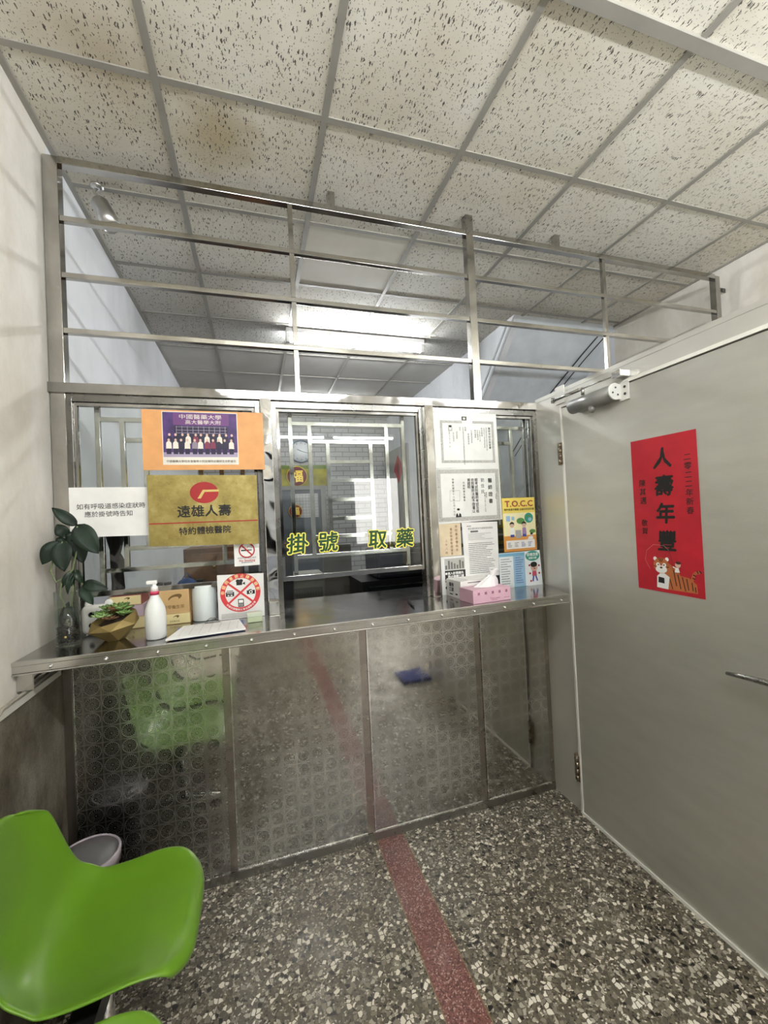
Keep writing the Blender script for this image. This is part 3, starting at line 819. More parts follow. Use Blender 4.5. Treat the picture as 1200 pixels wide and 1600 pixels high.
o, d = sheet('paper_note', 'old cream paper with three columns of reddish brush characters', 'notice', .124, .168, (1.655, SY, 1.338), TAN)
BRN = plain('red_brown_ink', '#8a3a30', .6)
d.text('lettering', BRN, '本院藥品價格表', .098, .152, .016, 2, vertical=.0205)
d.text('lettering', BRN, '看診時間敬請留意', .068, .138, .0145, 2, vertical=.018); d.text('lettering', BRN, '上午八時', .038, .08, .0145, 2, vertical=.021)
d.done()
o, d = sheet('printed_letter', 'tall white printed letter with rows of fine grey print', 'notice', .206, .285, (1.790, SY-.002, 1.221), WHITE, corners=[(.004, 0), (.206, -.006), (.210, .283), (-.004, .287)])
d.text('lettering', INKGREY, '衛生福利部中央健康保險署函', .105, .252, .0115, 2); d.lines('small_print', INKGREY, .025, .05, .262, .27, 1, .005, 1, 0)
d.rect('blacked_line', INKGREY, .045, .232, .09, .241, 1)
d.lines('small_print', PALEGREY, .03, .19, .19, .228, 5, .004, 1, .6, 3)
d.lines('small_print', INKGREY, .03, .185, .012, .178, 17, .0045, 1, .35, 8)
d.done()

# TOCC poster
YP = plain('poster_yellow', '#efd86a', .5)
o, d = sheet('tocc_poster', 'yellow T.O.C.C poster with cartoon doctor and patient', 'poster', .208, .293, (2.036, SY-.001, 1.335), YP)
BLUEL = plain('poster_pale_blue', '#9fc3dc', .5); ORG = plain('poster_orange', '#d9974a', .5); GRN = plain('poster_green', '#5c8f4e', .5); TEAL = plain('poster_teal', '#3a9a86', .5)
DBLUE = plain('poster_blue', '#3c4f9a', .5); PINK = plain('poster_pink', '#d98f9c', .5); LILC = plain('poster_lilac', '#9c7fae', .5)
d.rect('ground_print', ORG, 0, 0, .208, .085, 1); d.rect('sky_print', plain('poster_cream', '#f4ecc0', .5), .004, .085, .204, .21, 1)
d.text('title', plain('poster_brown', '#a34a36', .5), 'T.O.C.C', .106, .262, .046, 3, .03, sx=1.12)
d.text('subtitle', INK, '境外來源不隱匿 全員共同來防護', .106, .229, .0135, 3, .01)
d.ell('bubble', GRN, .112, .165, .026, .017, 2); d.ell('globe', TEAL, .165, .18, .028, .028, 2); d.ell('globe_land', BLUEL, .172, .172, .012, .010, 3, 10); d.ell('globe_land', GRN, .16, .19, .010, .007, 3, 10)
d.ell('bubble', GRN, .185, .105, .02, .011, 2)
d.rect('window_print', BLUEL, .02, .165, .045, .195, 2); d.rect('window_print', BLUEL, .055, .17, .072, .19, 2)
for x, c_, s_ in ((.055, WHITE, 1), (.132, LILC, -1)):
    d.ell('figure_face#%g' % x, SKIN, x, .143, .013, .014, 3, 16); d.poly('figure_hair#%g' % x, INK, [(x-.015, .142), (x-.013, .156), (x, .163), (x+.013, .156), (x+.015, .142), (x+.008, .15), (x-.008, .15)], 4)
    d.poly('figure_body#%g' % x, c_, [(x-.014, .09), (x+.014, .09), (x+.011, .128), (x-.011, .128)], 3); d.rect('figure_legs#%g' % x, DBLUE, x-.012, .078, x+.012, .092, 3)
d.rect('desk_print', plain('poster_grey', '#a7a7a5', .5), .075, .072, .112, .115, 5)
d.ell('figure_face', SKIN, .178, .085, .009, .009, 3, 14); d.ell('figure_hair', INK, .178, .092, .009, .006, 4, 12); d.poly('figure_body', WHITE, [(.15, .06), (.188, .062), (.186, .076), (.16, .078)], 5)
d.rect('notebook', WHITE, .014, .014, .196, .06, 4)
for i in range(4): d.lines('notebook_print', DBLUE if i > 1 else INKGREY, .024+i*.043, .052+i*.043, .022, .05, 4, .004, 5, .4, i)
d.done()

# three-fold leaflet
o, d = sheet('health_leaflet', 'pale blue and white leaflet with a cartoon coughing person', 'leaflet', .272, .205, (1.999, SY-.0015, 1.127), plain('leaflet_white', '#eef3f3', .5), corners=[(0, .004), (.272, 0), (.262, .205), (0, .203)])
d.rect('leaflet_fold', BLUEL, .088, .012, .162, .200, 1); d.rect('leaflet_band', TEAL, .086, .004, .176, .014, 2); d.rect('leaflet_band', plain('leaflet_sky', '#7ab4cf', .5), .0, .183, .162, .200, 2)
d.lines('small_print', INKGREY, .01, .08, .03, .175, 11, .0045, 2, .45, 12); d.lines('small_print', DBLUE, .10, .155, .03, .178, 12, .0045, 2, .4, 15)
d.ell('green_bubble', TEAL, .213, .176, .046, .028, 2); d.text('bubble_title', WHITE, '發燒怎麼', .213, .184, .019, 3, .02); d.text('bubble_title', WHITE, '辦要冷靜', .213, .164, .013, 3, .02)
d.ell('figure_face', SKIN, .220, .113, .023, .024, 3); d.ell('figure_hair', INK, .218, .128, .022, .015, 4, 18); d.ell('figure_mouth', REDINK, .222, .106, .007, .003, 5, 12)
d.poly('figure_body', plain('poster_rose', '#c9566a', .5), [(.205, .065), (.236, .065), (.232, .092), (.207, .092)], 3)
d.line('figure_legs', DBLUE, [(.214, .066), (.208, .035)], .009, 3); d.line('figure_legs', DBLUE, [(.228, .066), (.238, .036)], .009, 3)
for x, y in ((.19, .125), (.252, .12), (.192, .08), (.252, .078), (.196, .038)): d.ell('virus_spot', REDINK, x, y, .006, .006, 2, 12)
d.done()

# mask reminder sheet
o, d = sheet('mask_notice', 'black and white notice on wearing masks behind the tissue box', 'notice', .142, .206, (1.656, SY-.0015, 1.130), WHITE)
d.rect('grey_band', PALEGREY, .02, .135, .135, .195, 1)
for i in range(7): d.rect('silhouette', INKGREY, .024+i*.016, .14, .034+i*.016, .16+.008*((i*3) % 4), 2)
d.rect('black_band', INK, .02, .075, .138, .133, 2)
d.text('lettering', WHITE, '●進入診間請先', .074, .118, .0155, 4, .03); d.text('lettering', WHITE, '務必佩戴口罩', .082, .101, .0155, 4, .03); d.text('lettering', WHITE, '●勤洗手防疫病', .074, .084, .0155, 4, .03)
d.rect('black_band', INK, .02, .04, .07, .052, 2)
d.done()

# red new-year scroll on the door
SCR = plain('scroll_red', '#b81b2b', .6, 0, .08, 9)
o, d = sheet('new_year_scroll', 'red vertical paper with black brush characters and a tiger on the grey door', 'scroll', .268, .614, (XD-.0095, -.610, 1.208), SCR, rot=DOORROT, corners=[(0, 0), (.270, -.004), (.271, .610), (0, .614)])
for i, ch in enumerate('人壽年豐'):
    d.text('brush_character#%d' % i, INK, ch, .138, .525 - i*.108, .085, 2, .03, sx=.95, shear=.08)
for i, ch in enumerate('二零二二年新春'): d.text('small_character#a%d' % i, INK, ch, .235, .515 - i*.033, .029, 2, .008, shear=.1)
for i, ch in enumerate('陳其邁'): d.text('small_character#b%d' % i, INK, ch, .045, .435 - i*.036, .031, 2, .008, shear=.1)
for i, ch in enumerate('敬賀'): d.text('small_character#c%d' % i, INK, ch, .045, .272 - i*.033, .029, 2, .008, shear=.1)
TO = plain('tiger_orange', '#b5683a', .6)
d.poly('tiger_body', TO, [(.10, .012), (.245, .012), (.243, .045), (.215, .066), (.185, .070), (.160, .10), (.118, .128), (.098, .08)], 1)
d.line('tiger_body', TO, [(.225, .055), (.236, .085), (.256, .092)], .011, 1)
for p in ([(.206, .062), (.212, .02)], [(.19, .066), (.2, .015)], [(.173, .075), (.182, .02)], [(.157, .09), (.166, .03)], [(.225, .05), (.228, .02)], [(.14, .055), (.15, .015)], [(.237, .035), (.238, .015)]):
    d.line('tiger_stripes', INK, p, .0035, 2)
for p in ([(.228, .068), (.238, .064)], [(.231, .08), (.241, .075)], [(.246, .096), (.25, .086)], [(.254, .097), (.262, .088)]): d.line('tiger_stripes', INK, p, .004, 2)
d.poly('tiger_chest', WHITE, [(.085, .015), (.132, .012), (.14, .06), (.11, .08), (.088, .06)], 3); d.poly('tiger_chest_spot', INK, [(.092, .035), (.118, .033), (.118, .055), (.094, .058)], 4)
d.ell('tiger_head', TO, .108, .103, .033, .031, 5, 24); d.ell('tiger_muzzle', WHITE, .108, .088, .024, .015, 6, 20); d.ell('tiger_eye', WHITE, .095, .106, .008, .008, 6, 14); d.ell('tiger_eye', WHITE, .121, .106, .008, .008, 6, 14)
d.ell('tiger_pupil', INK, .096, .106, .0028, .0035, 7, 10); d.ell('tiger_pupil', INK, .120, .106, .0028, .0035, 7, 10); d.ell('tiger_nose', plain('nose_brown', '#5a2a22', .5), .108, .095, .006, .004, 7, 10)
for sx_ in (-1, 1):
    d.ell('tiger_ear', WHITE, .108+sx_*.025, .129, .0075, .008, 4, 14); d.line('tiger_stripes', INK, [(.108+sx_*.032, .1), (.108+sx_*.022, .097)], .003, 7)
for x in (.1, .108, .116): d.line('tiger_stripes', INK, [(x, .132), (.108+(x-.108)*.5, .118)], .0025, 7)
d.ell('child_face', SKIN, .176, .111, .011, .011, 5, 14); d.ell('child_hair', plain('hair_brown', '#4a2418', .5), .178, .119, .011, .006, 6, 12); d.poly('child_body', WHITE, [(.162, .082), (.182, .082), (.178, .1), (.166, .1)], 5); d.line('child_body', WHITE, [(.166, .098), (.155, .103)], .004, 5)
d.line('rod', plain('rod_brown', '#5a1a14', .5), [(.155, .09), (.153, .13), (.143, .165)], .0015, 6)
d.line('fishing_line', plain('line_pale', '#d9a89a', .5), [(.143, .165), (.125, .182), (.08, .185), (.048, .16), (.04, .12), (.06, .085)], .0008, 6)
d.done()

# ================================================================ THINGS ON THE COUNTER
CZ = 1.1405
# glass vase with cutting
VX, VY = .084, -.165
v = thing('glass_vase', 'tall clear glass cylinder holding water and dark pebbles under the leafy cutting', 'vase', (VX, VY, CZ))
MB().lathe([(.0, 0), (.0385, 0), (.0395, .005), (.0395, .20), (.0375, .20), (.0375, .010), (.0, .008)], seg=32).build('glass', GLASS, v)
m, nt, b_ = newmat('murky_water'); b_.inputs['Base Color'].default_value = (.55, .6, .55, 1); b_.inputs['Transmission Weight'].default_value = 0
g = N(nt); tr_ = g.n('ShaderNodeBsdfTransparent'); tr_.inputs[0].default_value = (.86, .9, .86, 1); gl_ = g.n('ShaderNodeBsdfGlossy'); gl_.inputs['Roughness'].default_value = .03
mx_ = g.n('ShaderNodeMixShader'); mx_.inputs[0].default_value = .05; g.lk(tr_.outputs[0], mx_.inputs[1]); g.lk(gl_.outputs[0], mx_.inputs[2]); g.lk(mx_.outputs[0], nt.nodes['Material Output'].inputs[0])
MB().lathe([(.0, .011), (.0368, .011), (.0368, .135), (0, .135)], seg=24).build('water', m, v)
pb = MB(); r = random.Random(2)
for i in range(420):
    a = r.uniform(0, 2*PI); q = .031*math.sqrt(r.random()); z = .016 + .056*r.random()
    pb.sph((q*math.cos(a), q*math.sin(a), z), r.uniform(.004, .0065), (1, 1, .7), 8)
st = pb.build('pebbles', plain('dark_pebble', '#121014', .3, 0, .4, 60), v); st['kind'] = 'stuff'
MB().lathe([(.0, 0), (.004, 0), (.004, .001), (0, .001)], seg=12, M=Matrix.Translation((.006, -.0398, .04)) @ Matrix.Rotation(PI/2, 4, 'X')).build('gold_dot', plain('gold_dot', '#d8c070', .4, .6), v)
# plant
pl = thing('plant_cutting', 'dark green leafy cutting rooted in the tall glass vase', 'plant', (0, VY, 0))
LEAF = plain('leaf_green', '#14281a', .6, 0, .25, 14); LEAF2 = plain('leaf_dark', '#182c1d', .45, 0, .25, 14)
STEM = plain('stem_green', '#6f7d55', .6)
MB().tube([(.083, 0, 1.165), (.079, .0, 1.277), (.065, -.005, 1.326), (.073, -.008, 1.383), (.106, -.005, 1.416), (.12, 0, 1.486), (.122, .0, 1.54), (.124, 0, 1.576)], .0032, 8).build('stem', STEM, pl)
MB().tube([(.085, -.01, 1.394), (.058, -.015, 1.376), (.044, -.018, 1.416), (.05, -.015, 1.455), (.063, -.01, 1.485), (.079, -.005, 1.522)], .0028, 8).build('stem', STEM, pl)
MB().tube([(.106, 0, 1.40), (.12, 0, 1.375), (.136, -.005, 1.361)], .0025, 8).build('stem', STEM, pl)
MB().tube([(.09, .0, 1.165), (.098, .005, 1.3), (.105, .006, 1.40)], .003, 8).build('stem', STEM, pl)
def leaf(x0, z0, x1, z1, wd, y0=0, y1=-.02, mt=LEAF, face=0.25):
    A = Vector((x0, y0, z0)); B = Vector((x1, y1, z1)); L = (B-A).length; t = (B-A).normalized()
    nrm = Vector((0, -1, face)); nrm = (nrm - nrm.dot(t)*t).normalized(); sd = t.cross(nrm).normalized()
    rows = []; n = 10
    for i in range(n+1):
        u = i/n; ww = wd*.62*(math.sin(PI*min(1, u**.85*.97+.03))**.75) if i not in (0, n) else wd*.02
        c_ = A + t*L*u + nrm*(.018*math.sin(PI*u) - .01*u)
        rows.append([c_ + sd*ww*k + nrm*(-.006*(1-abs(k))) for k in (-1, -.5, 0, .5, 1)])
    mb = MB(); mb.grid(rows)
    o = mb.build('leaf', mt, pl); md = o.modifiers.new('thick', 'SOLIDIFY'); md.thickness = .0008
for a in ((.124, 1.578, .054, 1.646, .034, 0, -.02), (.092, 1.54, .063, 1.585, .036, 0, -.01), (.071, 1.522, .016, 1.446, .050, 0, -.02), (.079, 1.526, .088, 1.416, .055, -.005, -.035),
          (.122, 1.582, .192, 1.472, .062, 0, -.02), (.118, 1.566, .135, 1.437, .055, .01, .0), (.134, 1.361, .216, 1.340, .035, 0, -.02), (.136, 1.358, .171, 1.288, .035, 0, -.03),
          (.085, 1.285, .112, 1.238, .036, -.02, -.028), (.085, 1.53, .055, 1.505, .03, .01, .0), (.118, 1.55, .085, 1.52, .03, .01, .0)):
    leaf(*a)
for a in ((.116, 1.415, .138, 1.362, .022, 0, -.01), (.11, 1.416, .07, 1.355, .020, 0, -.01), (.11, 1.412, .088, 1.33, .018, 0, -.015), (.112, 1.41, .1, 1.345, .016, 0, .005)):
    leaf(*a, mt=LEAF2)
for a in ((.088, 1.30, .058, 1.20, .02, .005, .01), (.09, 1.28, .108, 1.19, .022, .01, .012)): leaf(*a, mt=LEAF2)

# white ceramic figurine
fg = thing('ceramic_figurine', 'glossy white ceramic animal figurine with black eyes behind the planter', 'figurine', (.125, -.012, CZ))
CER = plain('white_glaze', '#e9e8e2', .12, coat=.5)
fb = bmesh.new(); bmesh.ops.create_cube(fb, size=1)
for vv in fb.verts: vv.co = Vector((vv.co.x*.10, vv.co.y*.06, .06+vv.co.z*.12))
q = MB(); q.bm.free(); q.bm = fb; ob = q.build('head', CER, fg)
md = ob.modifiers.new('b', 'BEVEL'); md.width = .025; md.segments = 4
md = ob.modifiers.new('s', 'SUBSURF'); md.levels = 1; md.render_levels = 1
for s_ in (-1, 1): MB().sph((s_*.035+.01, 0, .118), .016, (1, .6, 1.1), 12).build('ear', CER, fg)
for x, z in ((-.008, .083), (-.008, .040)): MB().sph((x, -.030, z), .0105, (1, .35, 1), 14).build('eye', plain('black_glaze', '#0d0d0d', .1), fg)

# geometric planter with succulents
gp = thing('geometric_planter', 'faceted gold planter filled with small green succulents', 'planter', (.228, -.15, CZ))
GOLD = plain('matt_gold', '#94804f', .42, .5, .08, 20)
top = [(.072*math.cos(a)*s1, .062*math.sin(a)*s1, z) for a, s1, z in ((0.1, 1.0, .105), (1.15, .95, .118), (2.2, .95, .100), (3.2, 1.05, .070), (4.25, 1.0, .062), (5.3, 1.0, .078))]
mid = [(.088*math.cos(a), .075*math.sin(a), z) for a, z in ((.6, .062), (1.65, .06), (2.7, .05), (3.72, .04), (4.78, .045), (5.8, .058))]
bot = [(.034*math.cos(a), .032*math.sin(a), 0) for a in (.1, 1.15, 2.2, 3.2, 4.25, 5.3)]
bm = bmesh.new(); T = [bm.verts.new(p) for p in top]; Mi = [bm.verts.new(p) for p in mid]; Bo = [bm.verts.new(p) for p in bot]
Ti = [bm.verts.new((p[0]*.86, p[1]*.86, p[2]-.004)) for p in top]; Tc = bm.verts.new((0, 0, .03))
for i in range(6):
    j = (i+1) % 6
    bm.faces.new((T[i], Mi[i], T[j])); bm.faces.new((Mi[i], Mi[j], T[j])); bm.faces.new((Bo[i], Bo[j], Mi[i])); bm.faces.new((Bo[j], Mi[j], Mi[i]))
    bm.faces.new((T[i], T[j], Ti[j], Ti[i])); bm.faces.new((Ti[i], Ti[j], Tc))
bm.faces.new(Bo[::-1])
q = MB(); q.bm.free(); q.bm = bm; q.build('pot', GOLD, gp)
MB().prism([(p[0]*.82, p[1]*.82, p[2]-.018) for p in top], (0, 0, .004)).build('soil', plain('soil', '#3b2f22', .9), gp)
SUC = [plain('succulent_green', '#7c9f58', .5, 0, .2, 30), plain('succulent_pale', '#9dbb78', .5, 0, .15, 30), plain('succulent_brown', '#7a5a3c', .5, 0, .2, 30)]
def rosette(cx, cy, cz, R_, mt, par, n=14, tall=.6):
    bmx = MB()
    for i in range(n):
        a = i*2.399; el = .25 + .9*(i/n)*tall; L = R_*(1-.45*i/n)
        dv = Vector((math.cos(a)*math.cos(el), math.sin(a)*math.cos(el), math.sin(el))); sd = Vector((-math.sin(a), math.cos(a), 0)); up = dv.cross(sd)
        rows = []
        for u, ww in ((0, .10), (.35, .26), (.7, .24), (1, .02)):
            c_ = Vector((cx, cy, cz)) + dv*L*u
            rows.append([c_ + sd*L*ww + up*L*-.02, c_ + up*L*-.08, c_ - sd*L*ww + up*L*-.02])
        bmx.grid(rows)
    o = bmx.build('succulent', mt, par); md = o.modifiers.new('t', 'SOLIDIFY'); md.thickness = R_*.12
rosette(.018, .004, .108, .050, SUC[0], gp, 16, 1.1); rosette(-.038, -.018, .088, .040, SUC[1], gp); rosette(-.008, -.036, .082, .034, SUC[2], gp); rosette(-.014, .026, .112, .042, SUC[1], gp); rosette(.038, -.022, .096, .034, SUC[0], gp); rosette(-.048, .012, .096, .034, SUC[0], gp); rosette(.004, -.012, .110, .034, SUC[2], gp, 12, 1.2); rosette(-.028, .0, .115, .03, SUC[0], gp, 12, 1.2)

# pump bottle
pbt = thing('pump_bottle', 'translucent white pump bottle with a pink collar on the counter', 'bottle', (.379, -.205, CZ))
m, nt, b_ = newmat('milky_plastic'); b_.inputs['Base Color'].default_value = srgb('#e6e8e6'); b_.inputs['Roughness'].default_value = .3
b_.inputs['Subsurface Weight'].default_value = .3; b_.inputs['Subsurface Radius'].default_value = (.02, .02, .02)
MB().lathe([(0, 0), (.033, 0), (.036, .004), (.036, .09), (.034, .112), (.025, .135), (.015, .156), (.0135, .165), (0, .165)], seg=32).build('bottle_body', m, pbt)
MB().lathe([(0, .163), (.0155, .163), (.0155, .176), (0, .176)], seg=24).build('collar', plain('pink_plastic', '#c4355a', .4), pbt)
q = MB(); q.lathe([(0, .176), (.013, .176), (.012, .193), (.007, .197), (.007, .205), (0, .205)], seg=20)
q.box(-.026, .010, -.008, .008, .203, .217, bev=.003); q.build('pump_head', plain('white_plastic', '#f2f2f0', .35), pbt)

# clipboard
cb = thing('clipboard', 'clipboard of white printed forms lying on the counter edge', 'clipboard', (.57, -.175, CZ), rot=(0, 0, math.radians(3)))
MB().box(-.130, .122, -.085, .088, 0, .004).build('board', plain('blue_board', '#5566a0', .4), cb)
MB().prism([(-.15, -.106, .004), (.126, -.092, .004), (.104, .09, .004), (-.11, .083, .004)], (0, 0, .006)).build('paper_stack', WHITE, cb)
dpl = bpy.data.objects.new('form_print', None)
q = bmesh.new()
def tline(x0, y0, x1, y1, w_):
    dv = Vector((x1-x0, y1-y0)).normalized(); nx, ny = -dv.y*w_/2, dv.x*w_/2
    q.faces.new([q.verts.new((a, b2, .0103)) for a, b2 in ((x0+nx, y0+ny), (x0-nx, y0-ny), (x1-nx, y1-ny), (x1+nx, y1+ny))])
for i in range(9): tline(-.115, -.085+i*.018, .098, -.072+i*.018, .0012)
for i in range(7): tline(-.11+i*.034, -.086+i*.002, -.1+i*.034, .062+i*.002, .0012)
for i in range(5): tline(-.10+i*.03, .07, -.085+i*.03, .071, .005)
me = bpy.data.meshes.new('form_print'); q.to_mesh(me); q.free(); me.materials.append(PALEGREY); bpy.data.objects.remove(dpl)
link(bpy.data.objects.new('form_print', me), cb)
q = MB(); q.box(-.03, .03, .074, .09, .010, .016, bev=.002); q.tube([(-.022, .085, .018), (-.01, .092, .026), (.01, .092, .026), (.022, .085, .018)], .0022, 8); q.build('clip', DARKST, cb)

# boxes stacked in the window opening
CARD = plain('tan_carton', '#c9a878', .6); LIL = plain('mauve_carton', '#a9979c', .6); CRMB = plain('cream_carton_face', '#ded09a', .6); GOLDINK = plain('brown_print', '#6b5326', .6)
def carton(x0, x1, y0, y1, z0, z1, side, face, label, two=True, txt='茯苓養生茶'):
    t = thing('carton', label, 'box', ((x0+x1)/2, y0, z0), 'small cartons in the window opening')
    W_ = (x1-x0)/2
    MB().box(-W_, W_, 0, y1-y0, 0, z1-z0, bev=.001).build('box_body', side, t)
    H = z1-z0
    pn = MB().box(-W_*.97, W_*.97, -.0006, 0, H*.06, H*.94).build('printed_face', face, t)
    d = Draw(t)
    d.text('print', GOLDINK, txt, 0, H*.28, H*.17, 4); d.ell('print', GOLDINK, W_*.1, H*.68, H*.28, H*.13, 4, 14, .3); d.ell('print_gap', face, W_*.02, H*.6, H*.2, H*.1, 5, 12, .3)
    d.done()
    for c in t.children:
        if c.name.startswith('print') and not c.name.startswith('printed'): c.rotation_euler = FRONT; c.location = (0, -.0004, 0)
    return t
carton(.166, .283, .005, .14, CZ+.098, CZ+.140, plain('red_carton', '#a3665a', .6), CRMB, 'topmost carton in the stack behind the planter, cream face with brown print')
carton(.170, .290, .006, .14, CZ+.049, CZ+.0978, LIL, plain('lilac_face', '#b9a6b0', .6), 'mauve carton sandwiched in the stack behind the planter')
carton(.170, .300, .006, .14, CZ, CZ+.0488, CARD, CRMB, 'lowest carton in the stack behind the gold planter, cream face')
carton(.345, .465, .004, .16, CZ+.046, CZ+.146, CARD, plain('tan_face', '#c4a26f', .6), 'larger tan carton on the stack between pump bottle and white roll')
carton(.345, .468, .004, .14, CZ, CZ+.0458, CARD, CRMB, 'flat cream carton under the large tan one beside the white roll')
# paper roll
rl = thing('paper_roll', 'upright white plastic wrapped roll behind the clipboard', 'roll', (.522, .045, CZ))
MB().lathe([(0, 0), (.049, 0), (.0505, .003), (.0505, .150), (.049, .153), (.014, .153), (.013, .14), (0, .14)], seg=36).build('roll_body', plain('soft_white_roll', '#dfe6e4', .35, coat=.2), rl)
# little green box
gbx = thing('plastic_case', 'small pale green plastic case in front of the white prohibition board', 'box', (.735, -.12, CZ))
MB().box(-.03, .03, -.015, .015, 0, .022, bev=.002).build('case_body', plain('pale_green_plastic', '#b9c6a4', .3), gbx)
MB().box(-.031, .031, -.016, .016, .022, .04, bev=.002).build('case_lid', plain('pale_green_lid', '#cdd6bd', .3), gbx)
# pen
pn = thing('pen', 'black pen lying alone on the bare steel counter', 'pen', (1.432, -.14, CZ+.005))
MB().tube([(.012, .07, 0), (-.004, -.02, 0), (-.008, -.045, 0)], .0048, 12).build('pen_barrel', plain('black_plastic', '#17171a', .3), pn)
MB().tube([(-.008, -.045, 0), (-.012, -.068, 0)], [.0052, .004], 12).build('pen_cap', plain('pen_grip', '#2a2a2e', .25), pn)
MB().tube([(-.006, -.035, .0055), (-.011, -.062, .0055)], .0012, 6).build('pen_clip', CHROME, pn)

# white carton and tissue box
wb = thing('mask_carton', 'white carton with black print behind the pink tissue box', 'box', (1.70, -.08, CZ), rot=(0, 0, math.radians(4)))
MB().box(-.02, .175, -.075, .06, 0, .086, bev=.001).build('box_body', plain('white_carton', '#ecebe8', .5), wb)
d = Draw(wb)
d.rect('print_front', INK, .02, .075, .15, .078, 1); d.ell('print_front', INK, .075, .052, .024, .012, 1, 20); d.ell('print_front_gap', WHITE, .075, .054, .02, .009, 2, 18); d.rect('print_front', INK, .15, .03, .172, .065, 1)
d.line('print_front', INK, [(.06, .05), (.075, .055), (.092, .052)], .003, 3)
d.done()
for c in list(wb.children):
    if c.name.startswith('print_front'): c.rotation_euler = FRONT; c.location = (0, -.0755, 0)
kids = set(wb.children)
d = Draw(wb)
d.text('print_side', INK, '醫療', .05, .062, .022, 2, .02); d.text('print_side', INK, '口罩', .05, .038, .022, 2, .02); d.rect('print_side', INK, .085, .015, .105, .022, 1); d.rect('print_side', INK, .03, .012, .06, .017, 1)
d.done()
for c in list(wb.children):
    if c not in kids: c.rotation_euler = DOORROT; c.location = (-.0205, .06, 0)
ob = MB(); ob.prism([(.03, -.06, .0865), (.17, -.06, .0865), (.17, .04, .0865), (.03, .04, .0865)], (0, 0, .002)); ob.build('box_flap', plain('white_flap', '#f4f3f0', .5), wb)
tb = thing('tissue_box', 'pink patterned tissue box with a white tissue pulled up', 'tissue box', (1.775, -.215, CZ), rot=(0, 0, math.radians(4)))
PK = plain('pink_card', '#dcb3c2', .5); PKD = plain('pink_dark_print', '#a5617f', .5); PKL = plain('pink_light_print', '#ecd3dd', .5)
MB().box(-.098, .108, -.06, .058, 0, .062, bev=.001).build('box_body', PK, tb)
kids = set(tb.children)
d = Draw(tb)
for i in range(5):
    x = -.068 + i*.038
    for k in range(5): a = 2*PI*k/5; d.ell('flower_print', PKD, x+.0045*math.cos(a), .044+.0045*math.sin(a), .0032, .0032, 2, 8)
    d.line('lattice_print', PKL, [(x-.019, .035), (x, .054)], .001, 1); d.line('lattice_print', PKL, [(x-.019, .054), (x, .035)], .001, 1); d.line('lattice_print', PKL, [(x, .035), (x+.019, .054)], .001, 1); d.line('lattice_print', PKL, [(x, .054), (x+.019, .035)], .001, 1)
d.text('box_lettering', PKD, 'Tissue paper', .02, .018, .011, 2, .01); d.lines('box_lettering', PKD, .0, .03, .007, .011, 1, .003, 2, 0); d.lines('box_lettering', PKD, .07, .1, .012, .016, 1, .003, 2, 0)
d.done()
for c in list(tb.children):
    if c not in kids: c.rotation_euler = FRONT; c.location = (0, -.0605, 0)
ts = MB(); rows = []
for i in range(9):
    u = i/8; z = .0625 + .062*u; ring = []
    for k in range(21):
        a = 2*PI*k/20; rad = (1-u)**1.0*1.0 + .14
        wob = 1 + .22*math.sin(3*a+u*3) + .12*math.sin(7*a+1.3)
        ring.append((.02 + .035*u + .055*rad*wob*math.cos(a), .0 + .022*rad*wob*math.sin(a) - .004*u, z + .008*math.sin(2*a+u*5)*u))
    rows.append(ring)
ts.grid(rows); o = ts.build('tissue', plain('tissue_white', '#f3f1f2', .8), tb); md = o.modifiers.new('s', 'SUBSURF'); md.levels = 1; md.render_levels = 1
ts = MB(); rows = []
for i in range(7):
    u = i/6; ring = []
    for k in range(13):
        a = 2*PI*k/12
        ring.append((.052 + .012*math.cos(a)*(1+.9*u+.3*math.sin(3*a)) + .012*u, -.004 + .012*math.sin(a)*(1+.7*u), .112 + .026*u + .006*math.sin(3*a)*u))
    rows.append(ring)
ts.grid(rows).build('tissue_tip', plain('tissue_white', '#f3f1f2', .8), tb)

# ================================================================ INNER ROOM
# wall clock
ck = thing('wall_clock', 'round white wall clock with a pale rim on the brick wall', 'clock', (1.45, YB, 2.63))
Mx = Matrix.Rotation(PI/2, 4, 'X')
MB().lathe([(0, 0), (.17, 0), (.175, .01), (.172, .035), (.155, .038), (.150, .02), (0, .02)], seg=40, M=Mx).build('clock_case', plain('clock_rim', '#6f7c8c', .25, .4), ck)
MB().lathe([(0, .02), (.15, .02), (.15, .024), (0, .024)], seg=40, M=Mx).build('clock_face', plain('clock_face_white', '#eceef0', .5), ck)
q = MB()
for k in range(12):
    a = k*PI/6; q.box(.128*math.sin(a)-.004, .128*math.sin(a)+.004, -.026, -.024, .128*math.cos(a)-.009, .128*math.cos(a)+.009)
q.build('hour_marks', INK, ck)
q = MB(); q.tube([(0, -.028, 0), (.105, -.028, -.03)], .003, 6); q.build('minute_hand', INK, ck)
q = MB(); q.tube([(0, -.031, 0), (-.06, -.031, .03)], .0045, 6); q.build('hour_hand', INK, ck)
